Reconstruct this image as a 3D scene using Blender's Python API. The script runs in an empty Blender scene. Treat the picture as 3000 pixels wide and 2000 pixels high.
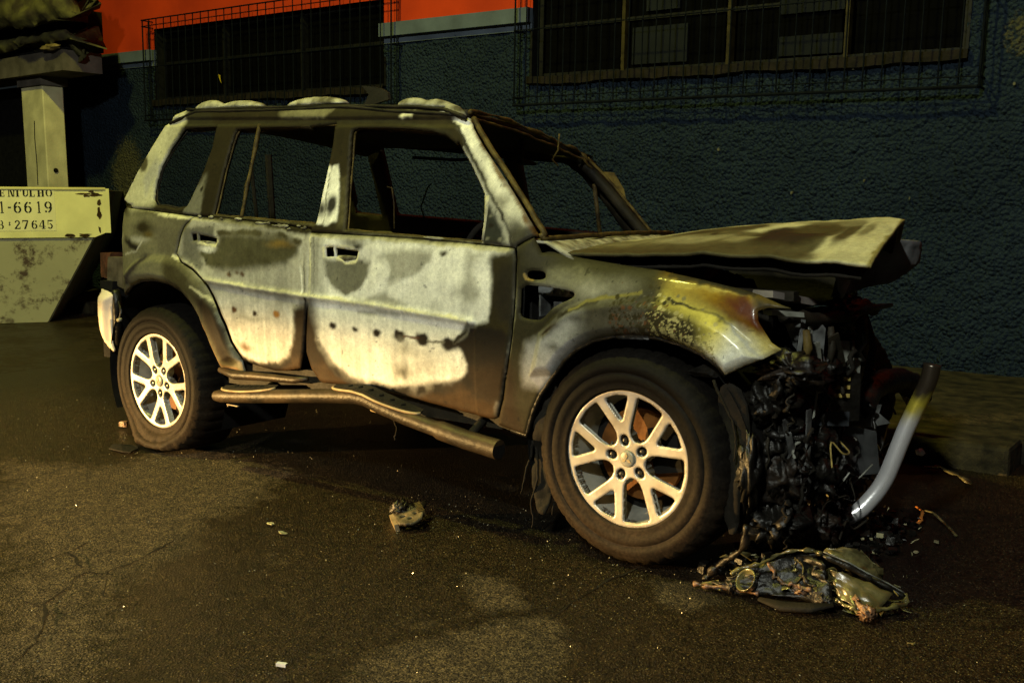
import bpy, bmesh, math, random
import numpy as np
from mathutils import Vector, Matrix
random.seed(7); rng = np.random.default_rng(7)
SC = bpy.context.scene; COL = SC.collection
# ------------------------------------------------------------------ camera
cd = bpy.data.cameras.new('camera'); cam = bpy.data.objects.new('camera', cd); COL.objects.link(cam)
SC.camera = cam
YAW, PITCH, ROLL = 0.6527, -0.1378, 0.0
cd.sensor_width = 36.0; cd.lens = 36.0; cd.clip_start = 0.05; cd.clip_end = 500
_f = Vector((-math.sin(YAW)*math.cos(PITCH), math.cos(YAW)*math.cos(PITCH), math.sin(PITCH)))
_r = Vector((math.cos(YAW), math.sin(YAW), 0)); _u = _r.cross(_f)
cam.matrix_world = Matrix(((_r.x,_u.x,-_f.x,4.574),(_r.y,_u.y,-_f.y,-3.8985),(_r.z,_u.z,-_f.z,1.28),(0,0,0,1)))
# ------------------------------------------------------------------ night sky
W = bpy.data.worlds.new('World'); SC.world = W; W.use_nodes = True
wn = W.node_tree.nodes; wl = W.node_tree.links
sky = wn.new('ShaderNodeTexSky'); sky.sky_type = 'NISHITA'; sky.sun_disc = False
sky.sun_elevation = math.radians(25); sky.sun_rotation = math.radians(200)
wl.new(sky.outputs[0], wn['Background'].inputs[0]); wn['Background'].inputs[1].default_value = 0.0022
# ------------------------------------------------------------------ unseen lamps
def lamp(name, kind, loc, target, power, col, **kw):
    l = bpy.data.lights.new(name, kind); l.energy = power; l.color = col
    for k, v in kw.items(): setattr(l, k, v)
    o = bpy.data.objects.new(name, l); COL.objects.link(o); o.location = loc
    o.rotation_euler = (Vector(target)-Vector(loc)).to_track_quat('-Z', 'Y').to_euler()
    return o
# sodium street lamp on the far kerb, a passing car's low beams from the left, an added white front light for a camera flash
lamp('sodium_street_lamp_light', 'SPOT', (-.8, -3.2, 8.6), (.4, -.4, .6), 2100, (.98, .96, .17), spot_size=math.radians(150), spot_blend=.5, shadow_soft_size=.20)
lamp('white_front_light', 'SPOT', (4.3, -7.2, 5.2), (.6, .4, .9), 1750, (.96, 1.0, .86), spot_size=math.radians(140), spot_blend=.5, shadow_soft_size=.20)  # added white frontal light, stands for a camera flash
hb = lamp('headlight_beam_light', 'SPOT', (-5.0, -6.6, .64), (0.4, -.9, .12), 11500, (1.0, .62, .21), spot_size=math.radians(50), spot_blend=.8, shadow_soft_size=.05)
hb.scale = (1.0, .19, 1.0)          # a low beam is a flat fan
SC.cycles.max_bounces = 4; SC.cycles.adaptive_threshold = .02; SC.cycles.diffuse_bounces = 2; SC.cycles.glossy_bounces = 2; SC.cycles.transmission_bounces = 1
SC.view_settings.view_transform = 'Standard'; SC.view_settings.look = 'None'
SC.view_settings.exposure = 0.0; SC.view_settings.gamma = 1.0
SC.view_settings.use_curve_mapping = False
# ------------------------------------------------------------------ traced shapes in car metres (x along the car, z up), measured from the photograph
TR={'front_door': [(1.155,1.136),(1.495,1.13),(1.786,1.124),(2.056,1.112),(2.184,1.105),(2.273,1.1),(2.288,1.06),(2.289,0.954),(2.284,0.877),(2.275,0.779),(2.26,0.689),(2.243,0.597),(2.249,0.644),(2.227,0.53),(2.199,0.452),(2.173,0.444),(1.972,0.458),(1.739,0.479),(1.531,0.489),(1.381,0.488),(1.214,0.48),(1.193,0.487),(1.152,0.536),(1.127,0.61),(1.135,0.687),(1.146,0.774),(1.152,0.861),(1.158,0.986)],'rear_door': [(0.327,1.197),(0.564,1.192),(0.848,1.174),(1.158,1.152),(1.179,1.112),(1.173,0.999),(1.167,0.862),(1.135,0.774),(1.126,0.68),(1.111,0.609),(1.077,0.531),(0.988,0.51),(0.895,0.503),(0.759,0.515),(0.676,0.532),(0.614,0.614),(0.575,0.692),(0.53,0.764),(0.484,0.827),(0.422,0.895),(0.336,0.945),(0.232,0.988),(0.203,1.013),(0.217,1.052),(0.235,1.103),(0.262,1.151),(0.297,1.179)],'quarter': [(0.11,1.212),(0.32,1.197),(0.29,1.178),(0.254,1.151),(0.228,1.103),(0.21,1.051),(0.196,1.013),(0.227,0.985),(0.331,0.94),(0.415,0.891),(0.476,0.823),(0.522,0.76),(0.566,0.689),(0.606,0.61),(0.664,0.531),(0.672,0.471),(0.584,0.461),(0.506,0.469),(0.487,0.484),(0.463,0.556),(0.425,0.63),(0.384,0.71),(0.316,0.782),(0.235,0.835),(0.13,0.868),(0.008,0.879),(-0.107,0.869),(-0.196,0.839),(-0.342,0.783)],'fender': [(2.282,1.104),(2.31,1.123),(2.342,1.141),(2.36,1.118),(2.383,1.087),(2.425,1.087),(2.526,1.07),(2.668,1.056),(2.782,1.046),(2.945,1.034),(2.849,1.041),(3.021,1.018),(3.167,0.995),(3.233,0.98),(3.307,0.953),(3.34,0.943),(3.27,0.942),(3.239,0.932),(3.245,0.901),(3.266,0.87),(3.29,0.835),(3.322,0.815),(3.27,0.783),(3.211,0.756),(3.147,0.719),(3.114,0.752),(3.061,0.78),(2.98,0.806),(2.898,0.82),(2.814,0.821),(2.728,0.812),(2.875,0.821),(2.791,0.82),(2.704,0.808),(2.637,0.789),(2.569,0.752),(2.513,0.703),(2.475,0.652),(2.405,0.568),(2.37,0.503),(2.341,0.431),(2.327,0.4),(2.257,0.413),(2.201,0.426),(2.208,0.459),(2.234,0.531),(2.255,0.645),(2.249,0.598),(2.266,0.689),(2.281,0.779),(2.29,0.877),(2.295,0.955),(2.294,1.06)],'cabin': [(-0.217,1.233),(-0.317,1.278),(-0.238,1.427),(-0.153,1.558),(-0.086,1.657),(-0.033,1.706),(0.061,1.73),(0.143,1.722),(0.397,1.717),(0.64,1.708),(0.913,1.697),(1.143,1.69),(1.413,1.672),(1.641,1.658),(1.791,1.64),(1.891,1.608),(1.917,1.598),(1.972,1.542),(2.041,1.469),(2.105,1.409),(2.168,1.35),(2.23,1.289),(2.279,1.24),(2.319,1.196),(2.351,1.152),(2.338,1.142),(2.279,1.111),(2.273,1.102),(2.183,1.108),(2.055,1.115),(1.785,1.126),(1.494,1.132),(1.154,1.138),(1.157,1.154),(0.847,1.177),(0.562,1.195),(0.325,1.2),(0.108,1.216),(-0.072,1.227)],'quarter_window': [(0.091,1.627),(0.201,1.628),(0.332,1.628),(0.335,1.536),(0.309,1.426),(0.257,1.286),(0.236,1.245),(0.161,1.235),(0.068,1.248),(-0.009,1.252),(-0.044,1.279),(-0.057,1.34),(-0.043,1.439),(0.003,1.523),(0.047,1.575)],'rear_window': [(0.5,1.606),(0.679,1.608),(0.958,1.604),(1.167,1.605),(1.177,1.536),(1.178,1.434),(1.176,1.304),(1.177,1.176),(0.918,1.186),(0.684,1.197),(0.464,1.207),(0.467,1.275),(0.469,1.411),(0.479,1.523),(0.489,1.582)],'front_window': [(1.29,1.555),(1.295,1.572),(1.32,1.581),(1.452,1.578),(1.604,1.566),(1.752,1.548),(1.826,1.527),(1.882,1.497),(1.896,1.5),(1.98,1.414),(2.034,1.349),(2.076,1.299),(2.109,1.144),(2.117,1.121),(1.921,1.127),(1.711,1.137),(1.489,1.147),(1.368,1.154),(1.344,1.265),(1.312,1.431)],'divider': [(0.653,1.628),(0.657,1.42),(0.656,1.312),(0.665,1.196)],'vent': [(2.32,0.969),(2.418,0.968),(2.54,0.957),(2.554,0.944),(2.545,0.932),(2.472,0.901),(2.444,0.875),(2.425,0.856),(2.405,0.845),(2.351,0.845),(2.314,0.853),(2.318,0.903)],'oval': [(2.342,1.016),(2.36,1.022),(2.399,1.022),(2.416,1.012),(2.419,0.999),(2.405,0.991),(2.364,0.99),(2.344,0.998)],'hole_fd1': [(1.265,1.075),(1.308,1.078),(1.312,1.039),(1.269,1.036)],'hole_fd2': [(1.322,1.075),(1.456,1.064),(1.442,1.031),(1.325,1.039)],'hole_rd1': [(0.319,1.113),(0.353,1.115),(0.354,1.084),(0.322,1.08)],'hole_rd2': [(0.373,1.111),(0.509,1.096),(0.506,1.071),(0.375,1.081)],'fl_front': [(2.368,0.637),(2.407,0.793),(2.463,0.853),(2.519,0.896),(2.588,0.921),(2.653,0.936),(2.737,0.952),(2.82,0.962),(2.832,0.951),(2.925,0.949),(3.031,0.925),(3.106,0.904),(3.158,0.882),(3.222,0.835),(3.27,0.781),(3.147,0.719),(3.114,0.752),(3.061,0.78),(2.98,0.806),(2.898,0.82),(2.814,0.821),(2.728,0.812),(2.875,0.821),(2.791,0.82),(2.704,0.808),(2.637,0.789),(2.569,0.752),(2.513,0.703),(2.475,0.652)],'fl_rear': [(-0.301,0.886),(-0.136,0.969),(0.003,1.003),(0.136,1.001),(0.253,0.98),(0.336,0.939),(0.417,0.891),(0.483,0.817),(0.539,0.749),(0.597,0.638),(0.656,0.53),(0.506,0.469),(0.463,0.556),(0.425,0.63),(0.384,0.71),(0.316,0.782),(0.235,0.835),(0.13,0.868),(0.008,0.879),(-0.107,0.869),(-0.196,0.839)],'crease': [(0.264,0.983),(0.347,0.958),(0.427,0.902),(0.537,0.893),(0.777,0.879),(1.004,0.869),(1.175,0.86),(1.149,0.863),(1.394,0.855),(1.587,0.848),(1.805,0.833),(1.977,0.824),(2.089,0.816)],'paint': [('p','ash',0.012,[(1.122,1.155),(2.286,1.107),(2.308,0.781),(2.194,0.469),(1.145,0.439),(1.092,0.607)]),('p','greyl',0.02,[(1.142,1.13),(1.249,1.126),(1.249,1.035),(1.258,0.923),(1.27,0.873),(1.191,0.86),(1.149,0.861)]),('p','grey',0.008,[(1.26,1.024),(1.462,1.036),(1.535,1.028),(1.526,0.969),(1.48,0.912),(1.39,0.873),(1.315,0.898),(1.274,0.946)]),('p','greyl',0.01,[(1.575,1.045),(1.654,1.074),(1.794,1.084),(1.891,1.081),(1.875,1.04),(1.823,0.997),(1.733,0.962),(1.646,0.936),(1.631,0.957),(1.645,0.995),(1.62,1.031)]),('p','greyl',0.014,[(1.434,0.854),(1.624,0.904),(1.661,0.89),(1.748,0.857),(1.661,0.839),(1.587,0.861),(1.473,0.848)]),('p','greyl',0.012,[(1.465,0.824),(1.587,0.832),(1.712,0.819),(1.705,0.807),(1.587,0.807),(1.472,0.81)]),('p','greyl',0.014,[(2.063,1.081),(2.127,1.079),(2.093,1.048),(2.083,1.013),(2.119,0.941),(2.132,0.926),(2.101,0.895),(2.062,0.882),(2.036,0.906),(1.989,0.913),(2.022,0.935),(2.053,0.982),(2.061,1.042)]),('p','rust',0.018,[(1.214,0.636),(1.26,0.585),(1.322,0.548),(1.414,0.517),(1.53,0.504),(1.645,0.506),(1.795,0.526),(1.937,0.558),(2.04,0.591),(2.201,0.573),(2.213,0.419),(1.919,0.421),(1.196,0.42),(1.068,0.473),(1.122,0.61),(1.145,0.745),(1.193,0.691)]),('p','darkrust',0.022,[(1.079,0.816),(1.149,0.861),(1.181,0.805),(1.203,0.721),(1.219,0.642),(1.251,0.581),(1.173,0.556),(1.088,0.565),(1.01,0.527),(1.055,0.68)]),('p','darkolive',0.01,[(2.163,1.065),(2.183,1.08),(2.277,1.097),(2.302,1.06),(2.284,0.799),(2.26,0.728),(2.14,0.768),(2.102,0.807),(2.166,0.825),(2.179,0.86),(2.182,0.968)]),('p','dark',0.02,[(2.22,1.028),(2.284,1.06),(2.294,0.926),(2.277,0.828),(2.228,0.834),(2.202,0.891),(2.206,0.97)]),('p','black',0.012,[(2.076,0.811),(2.153,0.806),(2.241,0.796),(2.275,0.779),(2.263,0.704),(2.243,0.603),(2.224,0.525),(2.109,0.521),(2.026,0.579),(2.049,0.612),(2.059,0.649),(2.036,0.693),(2.003,0.7),(1.956,0.696),(1.936,0.72),(1.996,0.736),(2.037,0.754),(2.057,0.786)]),('p','darkrust',0.03,[(2.075,0.636),(2.26,0.679),(2.227,0.51),(2.069,0.516)]),('e','black',0.007,[(1.309,0.746),(0.022,0.016)]),('e','black',0.007,[(1.447,0.74),(0.015,0.011)]),('e','black',0.007,[(1.579,0.735),(0.023,0.017)]),('e','black',0.007,[(1.705,0.73),(0.032,0.024)]),('e','black',0.007,[(1.832,0.726),(0.035,0.026)]),('e','black',0.007,[(1.966,0.72),(0.031,0.024)]),('l','rustred',0.012,[(1.732,0.731),(1.811,0.727)]),('l','grey',0.01,[(1.86,0.724),(1.942,0.723)]),('e','grey',0.03,[(1.716,0.586),(0.036,0.028)]),('e','greyl',0.04,[(1.731,0.681),(0.044,0.026)]),('e','grey',0.02,[(1.428,1.103),(0.053,0.016)]),('e','darkolive',0.008,[(1.941,1.073),(0.02,0.01)]),('e','dark',0.012,[(1.457,1.087),(0.027,0.011)]),('p','ash2',0.012,[(0.153,1.209),(1.167,1.153),(1.167,0.862),(1.09,0.482),(0.637,0.496),(0.417,0.895),(0.169,1.012)]),('p','grey',0.012,[(0.267,1.148),(0.498,1.157),(0.49,1.047),(0.38,1.031),(0.409,0.97),(0.388,0.944),(0.243,1.002)]),('p','greyo',0.012,[(0.535,1.121),(0.677,1.13),(0.952,1.118),(1.112,1.087),(1.098,1.042),(1.031,0.994),(0.871,0.976),(0.636,0.944),(0.519,0.946),(0.429,0.971),(0.38,1.019),(0.389,1.044),(0.49,1.047),(0.527,1.085)]),('e','amber2',0.02,[(0.974,1.084),(0.052,0.01)]),('e','ash',0.01,[(0.44,1.047),(0.06,0.016)]),('p','greyl',0.02,[(0.467,0.885),(0.777,0.876),(1.047,0.861),(1.046,0.826),(0.681,0.835),(0.515,0.844)]),('p','ashp',0.016,[(0.524,0.835),(0.681,0.847),(1.046,0.824),(1.061,0.775),(1.05,0.657),(1.011,0.579),(0.933,0.542),(0.792,0.535),(0.664,0.562),(0.609,0.651),(0.559,0.747)]),('p','rust',0.014,[(0.654,0.558),(0.791,0.532),(0.932,0.538),(1.016,0.577),(1.055,0.664),(1.159,0.666),(1.125,0.486),(0.815,0.451),(0.651,0.51)]),('p','darkrust',0.018,[(1.058,0.798),(1.124,0.837),(1.175,0.846),(1.212,0.7),(1.162,0.608),(1.108,0.58),(1.025,0.578),(1.057,0.658)]),('e','rustbrown',0.006,[(0.648,0.768),(0.019,0.015)]),('e','darkrust',0.006,[(0.79,0.765),(0.016,0.012)]),('e','orange',0.006,[(0.944,0.767),(0.022,0.016)]),('e','greyl',0.015,[(0.77,0.737),(0.066,0.009)]),('e','rustl',0.02,[(0.709,0.597),(0.039,0.018)]),('e','rustbrown',0.008,[(0.617,0.929),(0.015,0.01)]),('e','rustbrown',0.008,[(0.713,0.933),(0.017,0.011)]),('e','rustbrown',0.008,[(0.675,0.941),(0.009,0.006)]),('p','greyq',0.012,[(-0.511,1.238),(0.323,1.202),(0.256,1.151),(0.196,1.013),(0.331,0.94),(0.53,0.761),(0.669,0.46),(0.474,0.439),(-0.523,0.662)]),('p','greyol',0.015,[(0.001,1.215),(0.319,1.198),(0.222,1.064),(0.212,1.013),(0.071,1.022),(0.003,1.085)]),('e','darkolive',0.025,[(-0.079,1.142),(0.084,0.033)]),('e','amberd',0.015,[(-0.032,1.11),(0.033,0.012)]),('e','greyl',0.015,[(-0.122,1.079),(0.069,0.015)]),('p','dark',0.01,[(-0.277,1.085),(-0.197,1.08),(-0.168,1.058),(-0.104,1.036),(-0.122,1.023),(-0.182,1.027),(-0.249,1.059)]),('p','darkp',0.02,[(0.003,1.01),(-0.065,1.004),(-0.188,0.92),(-0.349,0.848),(-0.343,0.779),(-0.195,0.852),(-0.091,0.937)]),('p','olive',0.02,[(0.125,1.001),(0.253,0.977),(0.335,0.923),(0.393,0.844),(0.38,0.792),(0.307,0.801),(0.226,0.847),(0.13,0.872)]),('p','darkrust',0.014,[(0.366,0.826),(0.443,0.821),(0.52,0.773),(0.573,0.68),(0.602,0.601),(0.639,0.541),(0.601,0.505),(0.541,0.505),(0.491,0.591),(0.442,0.682),(0.398,0.755)]),('l','rustl',0.02,[(0.409,0.699),(0.45,0.626),(0.492,0.552),(0.523,0.484),(0.63,0.476)]),('l','cream',0.014,[(0.354,0.867),(0.414,0.838),(0.483,0.808),(0.531,0.776)]),('l','greyb',0.018,[(0.529,0.751),(0.589,0.65),(0.641,0.547),(0.719,0.479)]),('l','white',0.03,[(1.62,1.031),(1.646,0.995),(1.633,0.955),(1.587,0.907),(1.511,0.873)]),('l','white',0.025,[(1.899,1.077),(1.882,1.035),(1.83,0.992),(1.733,0.952)]),('l','white',0.025,[(1.274,0.946),(1.314,0.892),(1.39,0.866),(1.488,0.907),(1.542,0.969),(1.55,1.023)]),('l','white',0.04,[(2.151,1.04),(2.151,0.918),(2.14,0.838)]),('l','cream',0.012,[(1.259,1.035),(1.253,1.074),(1.309,1.085),(1.396,1.084),(1.459,1.071)]),('l','cream',0.016,[(1.336,1.029),(1.385,1.012),(1.439,1.022),(1.46,1.052)]),('l','cream',0.014,[(0.367,1.078),(0.428,1.07),(0.499,1.059),(0.522,1.091),(0.506,1.109)]),('l','cream',0.008,[(1.167,1.125),(1.183,1.004),(1.178,0.868)]),('l','grey',0.007,[(1.19,1.122),(1.206,1.005),(1.201,0.869)]),('l','greyl',0.01,[(1.222,1.117),(1.222,1.022),(1.229,0.91)]),('l','ash',0.012,[(1.117,1.11),(1.117,1.008),(1.125,0.866)]),('l','grey',0.008,[(1.14,1.122),(1.141,0.998),(1.143,0.861)]),('l','white',0.03,[(0.542,0.796),(0.585,0.699),(0.632,0.603),(0.711,0.554),(0.842,0.545)]),('l','white',0.03,[(1.001,0.812),(1.038,0.744),(1.028,0.655),(0.985,0.58)]),('l','white',0.05,[(1.28,0.63),(1.357,0.568),(1.495,0.526),(1.648,0.523),(1.832,0.547),(1.972,0.583),(2.035,0.637),(2.009,0.68)]),('l','black',0.05,[(1.223,0.642),(1.291,0.562),(1.382,0.516),(1.505,0.496),(1.643,0.495),(1.808,0.517),(1.97,0.546),(2.059,0.572)]),('l','black',0.035,[(0.63,0.584),(0.678,0.538),(0.788,0.518),(0.929,0.526),(1.018,0.559)]),('l','olive',0.03,[(0.534,1.127),(0.723,1.134),(0.951,1.124),(1.111,1.096)]),('l','ash2',0.05,[(1.049,0.983),(1.116,1.02),(1.141,1.088)]),('l','black',0.015,[(1.144,0.855),(1.134,0.745),(1.115,0.627)]),('p','black',0.02,[(0.411,0.794),(0.491,0.78),(0.546,0.703),(0.581,0.624),(0.611,0.544),(0.575,0.522),(0.532,0.594),(0.483,0.679),(0.438,0.739)]),('l','dash',0.03,[(-0.319,1.09),(-0.362,1.02),(-0.395,0.957),(-0.429,0.907)]),('l','ash2',0.012,[(-0.254,0.998),(-0.134,1.016),(-0.087,1.07)]),('l','cream',0.01,[(-0.115,1.224),(0.111,1.209),(0.316,1.195)]),('l','dark',0.02,[(2.076,0.811),(2.056,0.781),(2.037,0.757),(2.0,0.733)]),('l','cream',0.016,[(0.179,1.006),(0.243,0.986),(0.347,0.956),(0.427,0.903),(0.537,0.895),(0.777,0.88),(1.004,0.871),(1.175,0.861),(1.149,0.865),(1.394,0.856),(1.587,0.848),(1.805,0.834),(1.977,0.825),(2.063,0.818)]),('l','cream',0.02,[(0.038,1.205),(0.328,1.191),(0.567,1.184),(0.853,1.163),(1.161,1.142),(1.179,1.13),(1.497,1.123),(1.788,1.117),(2.058,1.106),(2.247,1.098)]),('p','olivem',0.02,[(2.24,1.159),(2.988,1.033),(3.377,0.925),(3.322,0.81),(3.147,0.712),(2.728,0.8),(2.615,0.775),(2.476,0.644),(2.324,0.382),(2.185,0.409),(2.237,0.587),(2.294,0.926)]),('e','greyl',0.06,[(2.629,0.963),(0.041,0.016)]),('e','grey',0.05,[(2.493,0.994),(0.043,0.019)]),('e','grey',0.04,[(2.742,0.98),(0.038,0.022)]),('p','ashv',0.03,[(2.348,0.756),(2.407,0.773),(2.45,0.809),(2.543,0.878),(2.589,0.881),(2.591,0.823),(2.56,0.763),(2.504,0.71),(2.471,0.648),(2.426,0.59),(2.342,0.601),(2.338,0.682)]),('p','greym',0.03,[(2.634,0.884),(2.742,0.929),(2.908,0.938),(2.918,0.903),(2.873,0.878),(2.825,0.827),(2.704,0.813),(2.614,0.794)]),('p','darkrust',0.015,[(2.421,0.791),(2.45,0.824),(2.501,0.856),(2.506,0.837),(2.474,0.807),(2.446,0.785)]),('e','dark',0.02,[(2.585,0.869),(0.023,0.007)]),('e','dark',0.02,[(2.494,0.761),(0.019,0.008)]),('p','darkrust',0.03,[(2.259,0.7),(2.293,0.649),(2.296,0.51),(2.325,0.406),(2.197,0.416),(2.235,0.542)]),('l','dark',0.02,[(2.501,0.871),(2.565,0.907),(2.655,0.927)]),('e','greyl',0.05,[(2.432,0.934),(0.028,0.016)]),('l','oliveY',0.012,[(2.542,0.897),(2.61,0.925),(2.695,0.945),(2.82,0.962)]),('l','amber2',0.01,[(2.334,1.007),(2.34,0.992),(2.369,0.985)]),('p','darkolive',0.01,[(2.835,0.858),(2.873,0.905),(2.895,0.992),(2.857,1.027),(2.918,1.034),(2.983,0.954),(3.074,0.918),(3.083,0.858),(3.05,0.788),(2.915,0.823),(2.842,0.827)]),('p','amber',0.02,[(2.899,1.029),(3.023,1.016),(3.168,0.993),(3.234,0.977),(3.286,0.952),(3.239,0.928),(3.244,0.901),(3.266,0.87),(3.295,0.831),(3.283,0.798),(3.23,0.85),(3.171,0.897),(3.102,0.929),(3.025,0.952),(2.935,0.97)]),('p','umber',0.03,[(3.117,0.984),(3.179,0.974),(3.224,0.945),(3.232,0.905),(3.266,0.866),(3.286,0.831),(3.234,0.864),(3.165,0.91),(3.119,0.944)]),('p','darkolive',0.02,[(3.215,0.98),(3.311,0.953),(3.344,0.941),(3.272,0.934),(3.239,0.928),(3.223,0.949)]),('p','yellow',0.02,[(2.923,0.956),(3.03,0.931),(3.106,0.909),(3.158,0.882),(3.222,0.835),(3.283,0.789),(3.211,0.756),(3.147,0.717),(3.071,0.786),(3.083,0.858),(3.056,0.898)]),('l','dark',0.01,[(2.925,0.951),(3.031,0.927),(3.106,0.906),(3.158,0.88),(3.208,0.839),(3.266,0.779)]),('l','dark',0.02,[(2.91,1.029),(3.077,1.009),(3.213,0.984)]),('l','umber',0.03,[(3.18,0.969),(3.231,0.909),(3.271,0.857),(3.291,0.822)]),('p','yellow',0.02,[(3.235,0.855),(3.29,0.831),(3.296,0.799),(3.274,0.784)]),('p','silver',0.03,[(3.112,0.794),(3.173,0.86),(3.222,0.826),(3.261,0.781),(3.211,0.756),(3.147,0.717),(3.087,0.778)]),('p','brown',0.01,[(-0.418,1.206),(-0.418,1.366),(-0.216,1.803),(0.069,1.775),(1.907,1.668),(1.94,1.64),(2.375,1.152),(2.282,1.101),(1.156,1.127),(0.111,1.209)]),('p','dash',0.012,[(-0.332,1.263),(-0.159,1.574),(-0.05,1.714),(0.061,1.744),(0.09,1.673),(0.003,1.523),(-0.006,1.324),(-0.035,1.252),(-0.196,1.224)]),('e','olive',0.01,[(-0.183,1.454),(0.032,0.04)]),('p','greyl',0.01,[(-0.164,1.379),(-0.089,1.494),(-0.035,1.455),(-0.086,1.348),(-0.104,1.294)]),('p','grey',0.01,[(0.251,1.286),(0.337,1.396),(0.367,1.206),(0.233,1.212),(0.235,1.249)]),('e','dark',0.004,[(0.333,1.332),(0.01,0.015)]),('p','olivem',0.01,[(0.067,1.716),(0.28,1.711),(0.307,1.633),(0.088,1.634)]),('p','olivea',0.01,[(0.78,1.674),(0.871,1.697),(1.068,1.692),(1.149,1.682),(1.095,1.643),(0.805,1.659)]),('p','cream',0.006,[(1.548,1.625),(1.572,1.64),(1.627,1.643),(1.62,1.628),(1.566,1.616)]),('e','cream',0.006,[(1.789,1.629),(0.021,0.007)]),('l','olivem',0.012,[(0.101,1.642),(0.469,1.636),(0.678,1.634),(1.162,1.618),(1.519,1.601),(1.744,1.575),(1.857,1.539)]),('p','ash',0.008,[(1.185,1.425),(1.25,1.426),(1.27,1.376),(1.299,1.265),(1.305,1.188),(1.243,1.172),(1.179,1.18),(1.172,1.265),(1.17,1.366)]),('e','darkg',0.014,[(1.252,1.256),(0.03,0.044)]),('e','darkg',0.02,[(1.196,1.239),(0.023,0.028)]),('l','olive',0.006,[(1.207,1.433),(1.209,1.304),(1.23,1.176)]),('p','olive',0.01,[(1.276,1.376),(1.312,1.376),(1.364,1.166),(1.321,1.166)]),('p','ashc',0.012,[(1.845,1.598),(1.912,1.599),(2.041,1.467),(2.168,1.348),(2.279,1.239),(2.321,1.185),(2.226,1.184),(2.158,1.268),(2.077,1.363),(1.963,1.479),(1.878,1.566)]),('p','greyd',0.02,[(2.224,1.191),(2.248,1.21),(2.277,1.207),(2.314,1.181),(2.338,1.154),(2.273,1.114),(2.245,1.132)]),('e','grey',0.03,[(2.177,1.27),(0.024,0.019)]),('p','ash',0.008,[(1.93,1.484),(1.979,1.435),(2.091,1.305),(2.21,1.172),(2.242,1.124),(2.221,1.131),(2.076,1.305),(1.99,1.411)]),('l','black',0.012,[(1.833,1.592),(1.879,1.562),(1.971,1.467),(2.096,1.324),(2.177,1.228),(2.234,1.161),(2.252,1.121)]),('l','rusty',0.016,[(1.927,1.592),(1.979,1.538),(2.169,1.343),(2.28,1.235),(2.351,1.152)]),('p','sail',0.006,[(2.097,1.289),(2.207,1.165),(2.227,1.128),(2.128,1.122)]),('e','grey',0.004,[(2.134,1.217),(0.008,0.006)]),('e','grey',0.004,[(2.143,1.135),(0.008,0.006)]),('e','grey',0.004,[(2.201,1.135),(0.008,0.006)]),('e','black',0.004,[(2.145,1.181),(0.011,0.01)]),('l','olive',0.016,[(1.368,1.154),(1.711,1.137),(1.921,1.127),(2.117,1.121)]),('l','olive',0.016,[(0.465,1.205),(0.685,1.194),(0.919,1.183),(1.177,1.174)]),('l','cream',0.008,[(2.08,1.309),(2.121,1.121)])]}
GR={'dry': [[(-0.411,-1.527),(-0.282,-1.375),(0.024,-1.299),(0.061,-1.113),(-0.002,-0.82),(0.143,-0.709),(0.593,-0.759),(0.848,-0.77),(0.979,-1.044),(1.148,-1.361),(1.262,-1.591),(1.401,-1.738),(1.504,-1.993),(1.599,-2.165),(1.821,-2.257),(1.891,-2.398),(2.068,-2.558),(1.915,-2.675)],[(2.655,-2.11),(2.602,-1.958),(2.662,-1.768),(2.704,-1.659),(2.727,-1.54),(2.804,-1.418),(2.914,-1.458),(3.006,-1.615),(3.062,-1.798),(3.152,-1.942),(2.744,-2.254)],[(2.412,-1.295),(2.49,-1.261),(2.609,-1.295),(2.709,-1.404),(2.643,-1.477),(2.542,-1.441)],[(2.926,-0.953),(3.063,-0.899),(3.189,-0.993),(3.144,-1.116),(3.044,-1.103)]],'oil': [[(-1.845,-0.294),(-0.501,-0.675),(-0.035,-0.522),(0.536,-0.575),(1.029,-0.673),(1.442,-0.77),(1.974,-0.834),(2.453,-0.928),(2.906,-0.917),(3.178,-1.001),(3.71,-0.769),(3.717,-0.191),(3.577,1.13),(2.38,2.936),(1.571,1.43),(-2.363,0.423)]],'cracks': [[(1.822,-2.592),(1.804,-2.571),(1.741,-2.494),(1.665,-2.417),(1.602,-2.383),(1.537,-2.348),(1.489,-2.329),(1.433,-2.222),(1.418,-2.135),(1.409,-2.066)],[(1.409,-2.066),(1.367,-2.032),(1.345,-1.926),(1.326,-1.825),(1.309,-1.777),(1.265,-1.671)],[(1.602,-2.383),(1.594,-2.347),(1.589,-2.308),(1.635,-2.24)],[(1.409,-2.066),(1.477,-2.115),(1.571,-2.164)],[(1.296,-2.073),(1.19,-2.044),(1.089,-2.02),(1.084,-2.068),(1.097,-2.115)],[(1.39,-2.054),(1.322,-2.08),(1.32,-2.134),(1.387,-2.184)],[(1.489,-2.329),(1.416,-2.352),(1.423,-2.391)],[(1.089,-2.02),(1.022,-1.904),(1.028,-1.836)],[(2.851,-1.506),(2.837,-1.394),(2.809,-1.043),(2.84,-0.862)],[(2.851,-1.506),(2.997,-1.512),(3.114,-1.532)]]}
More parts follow.
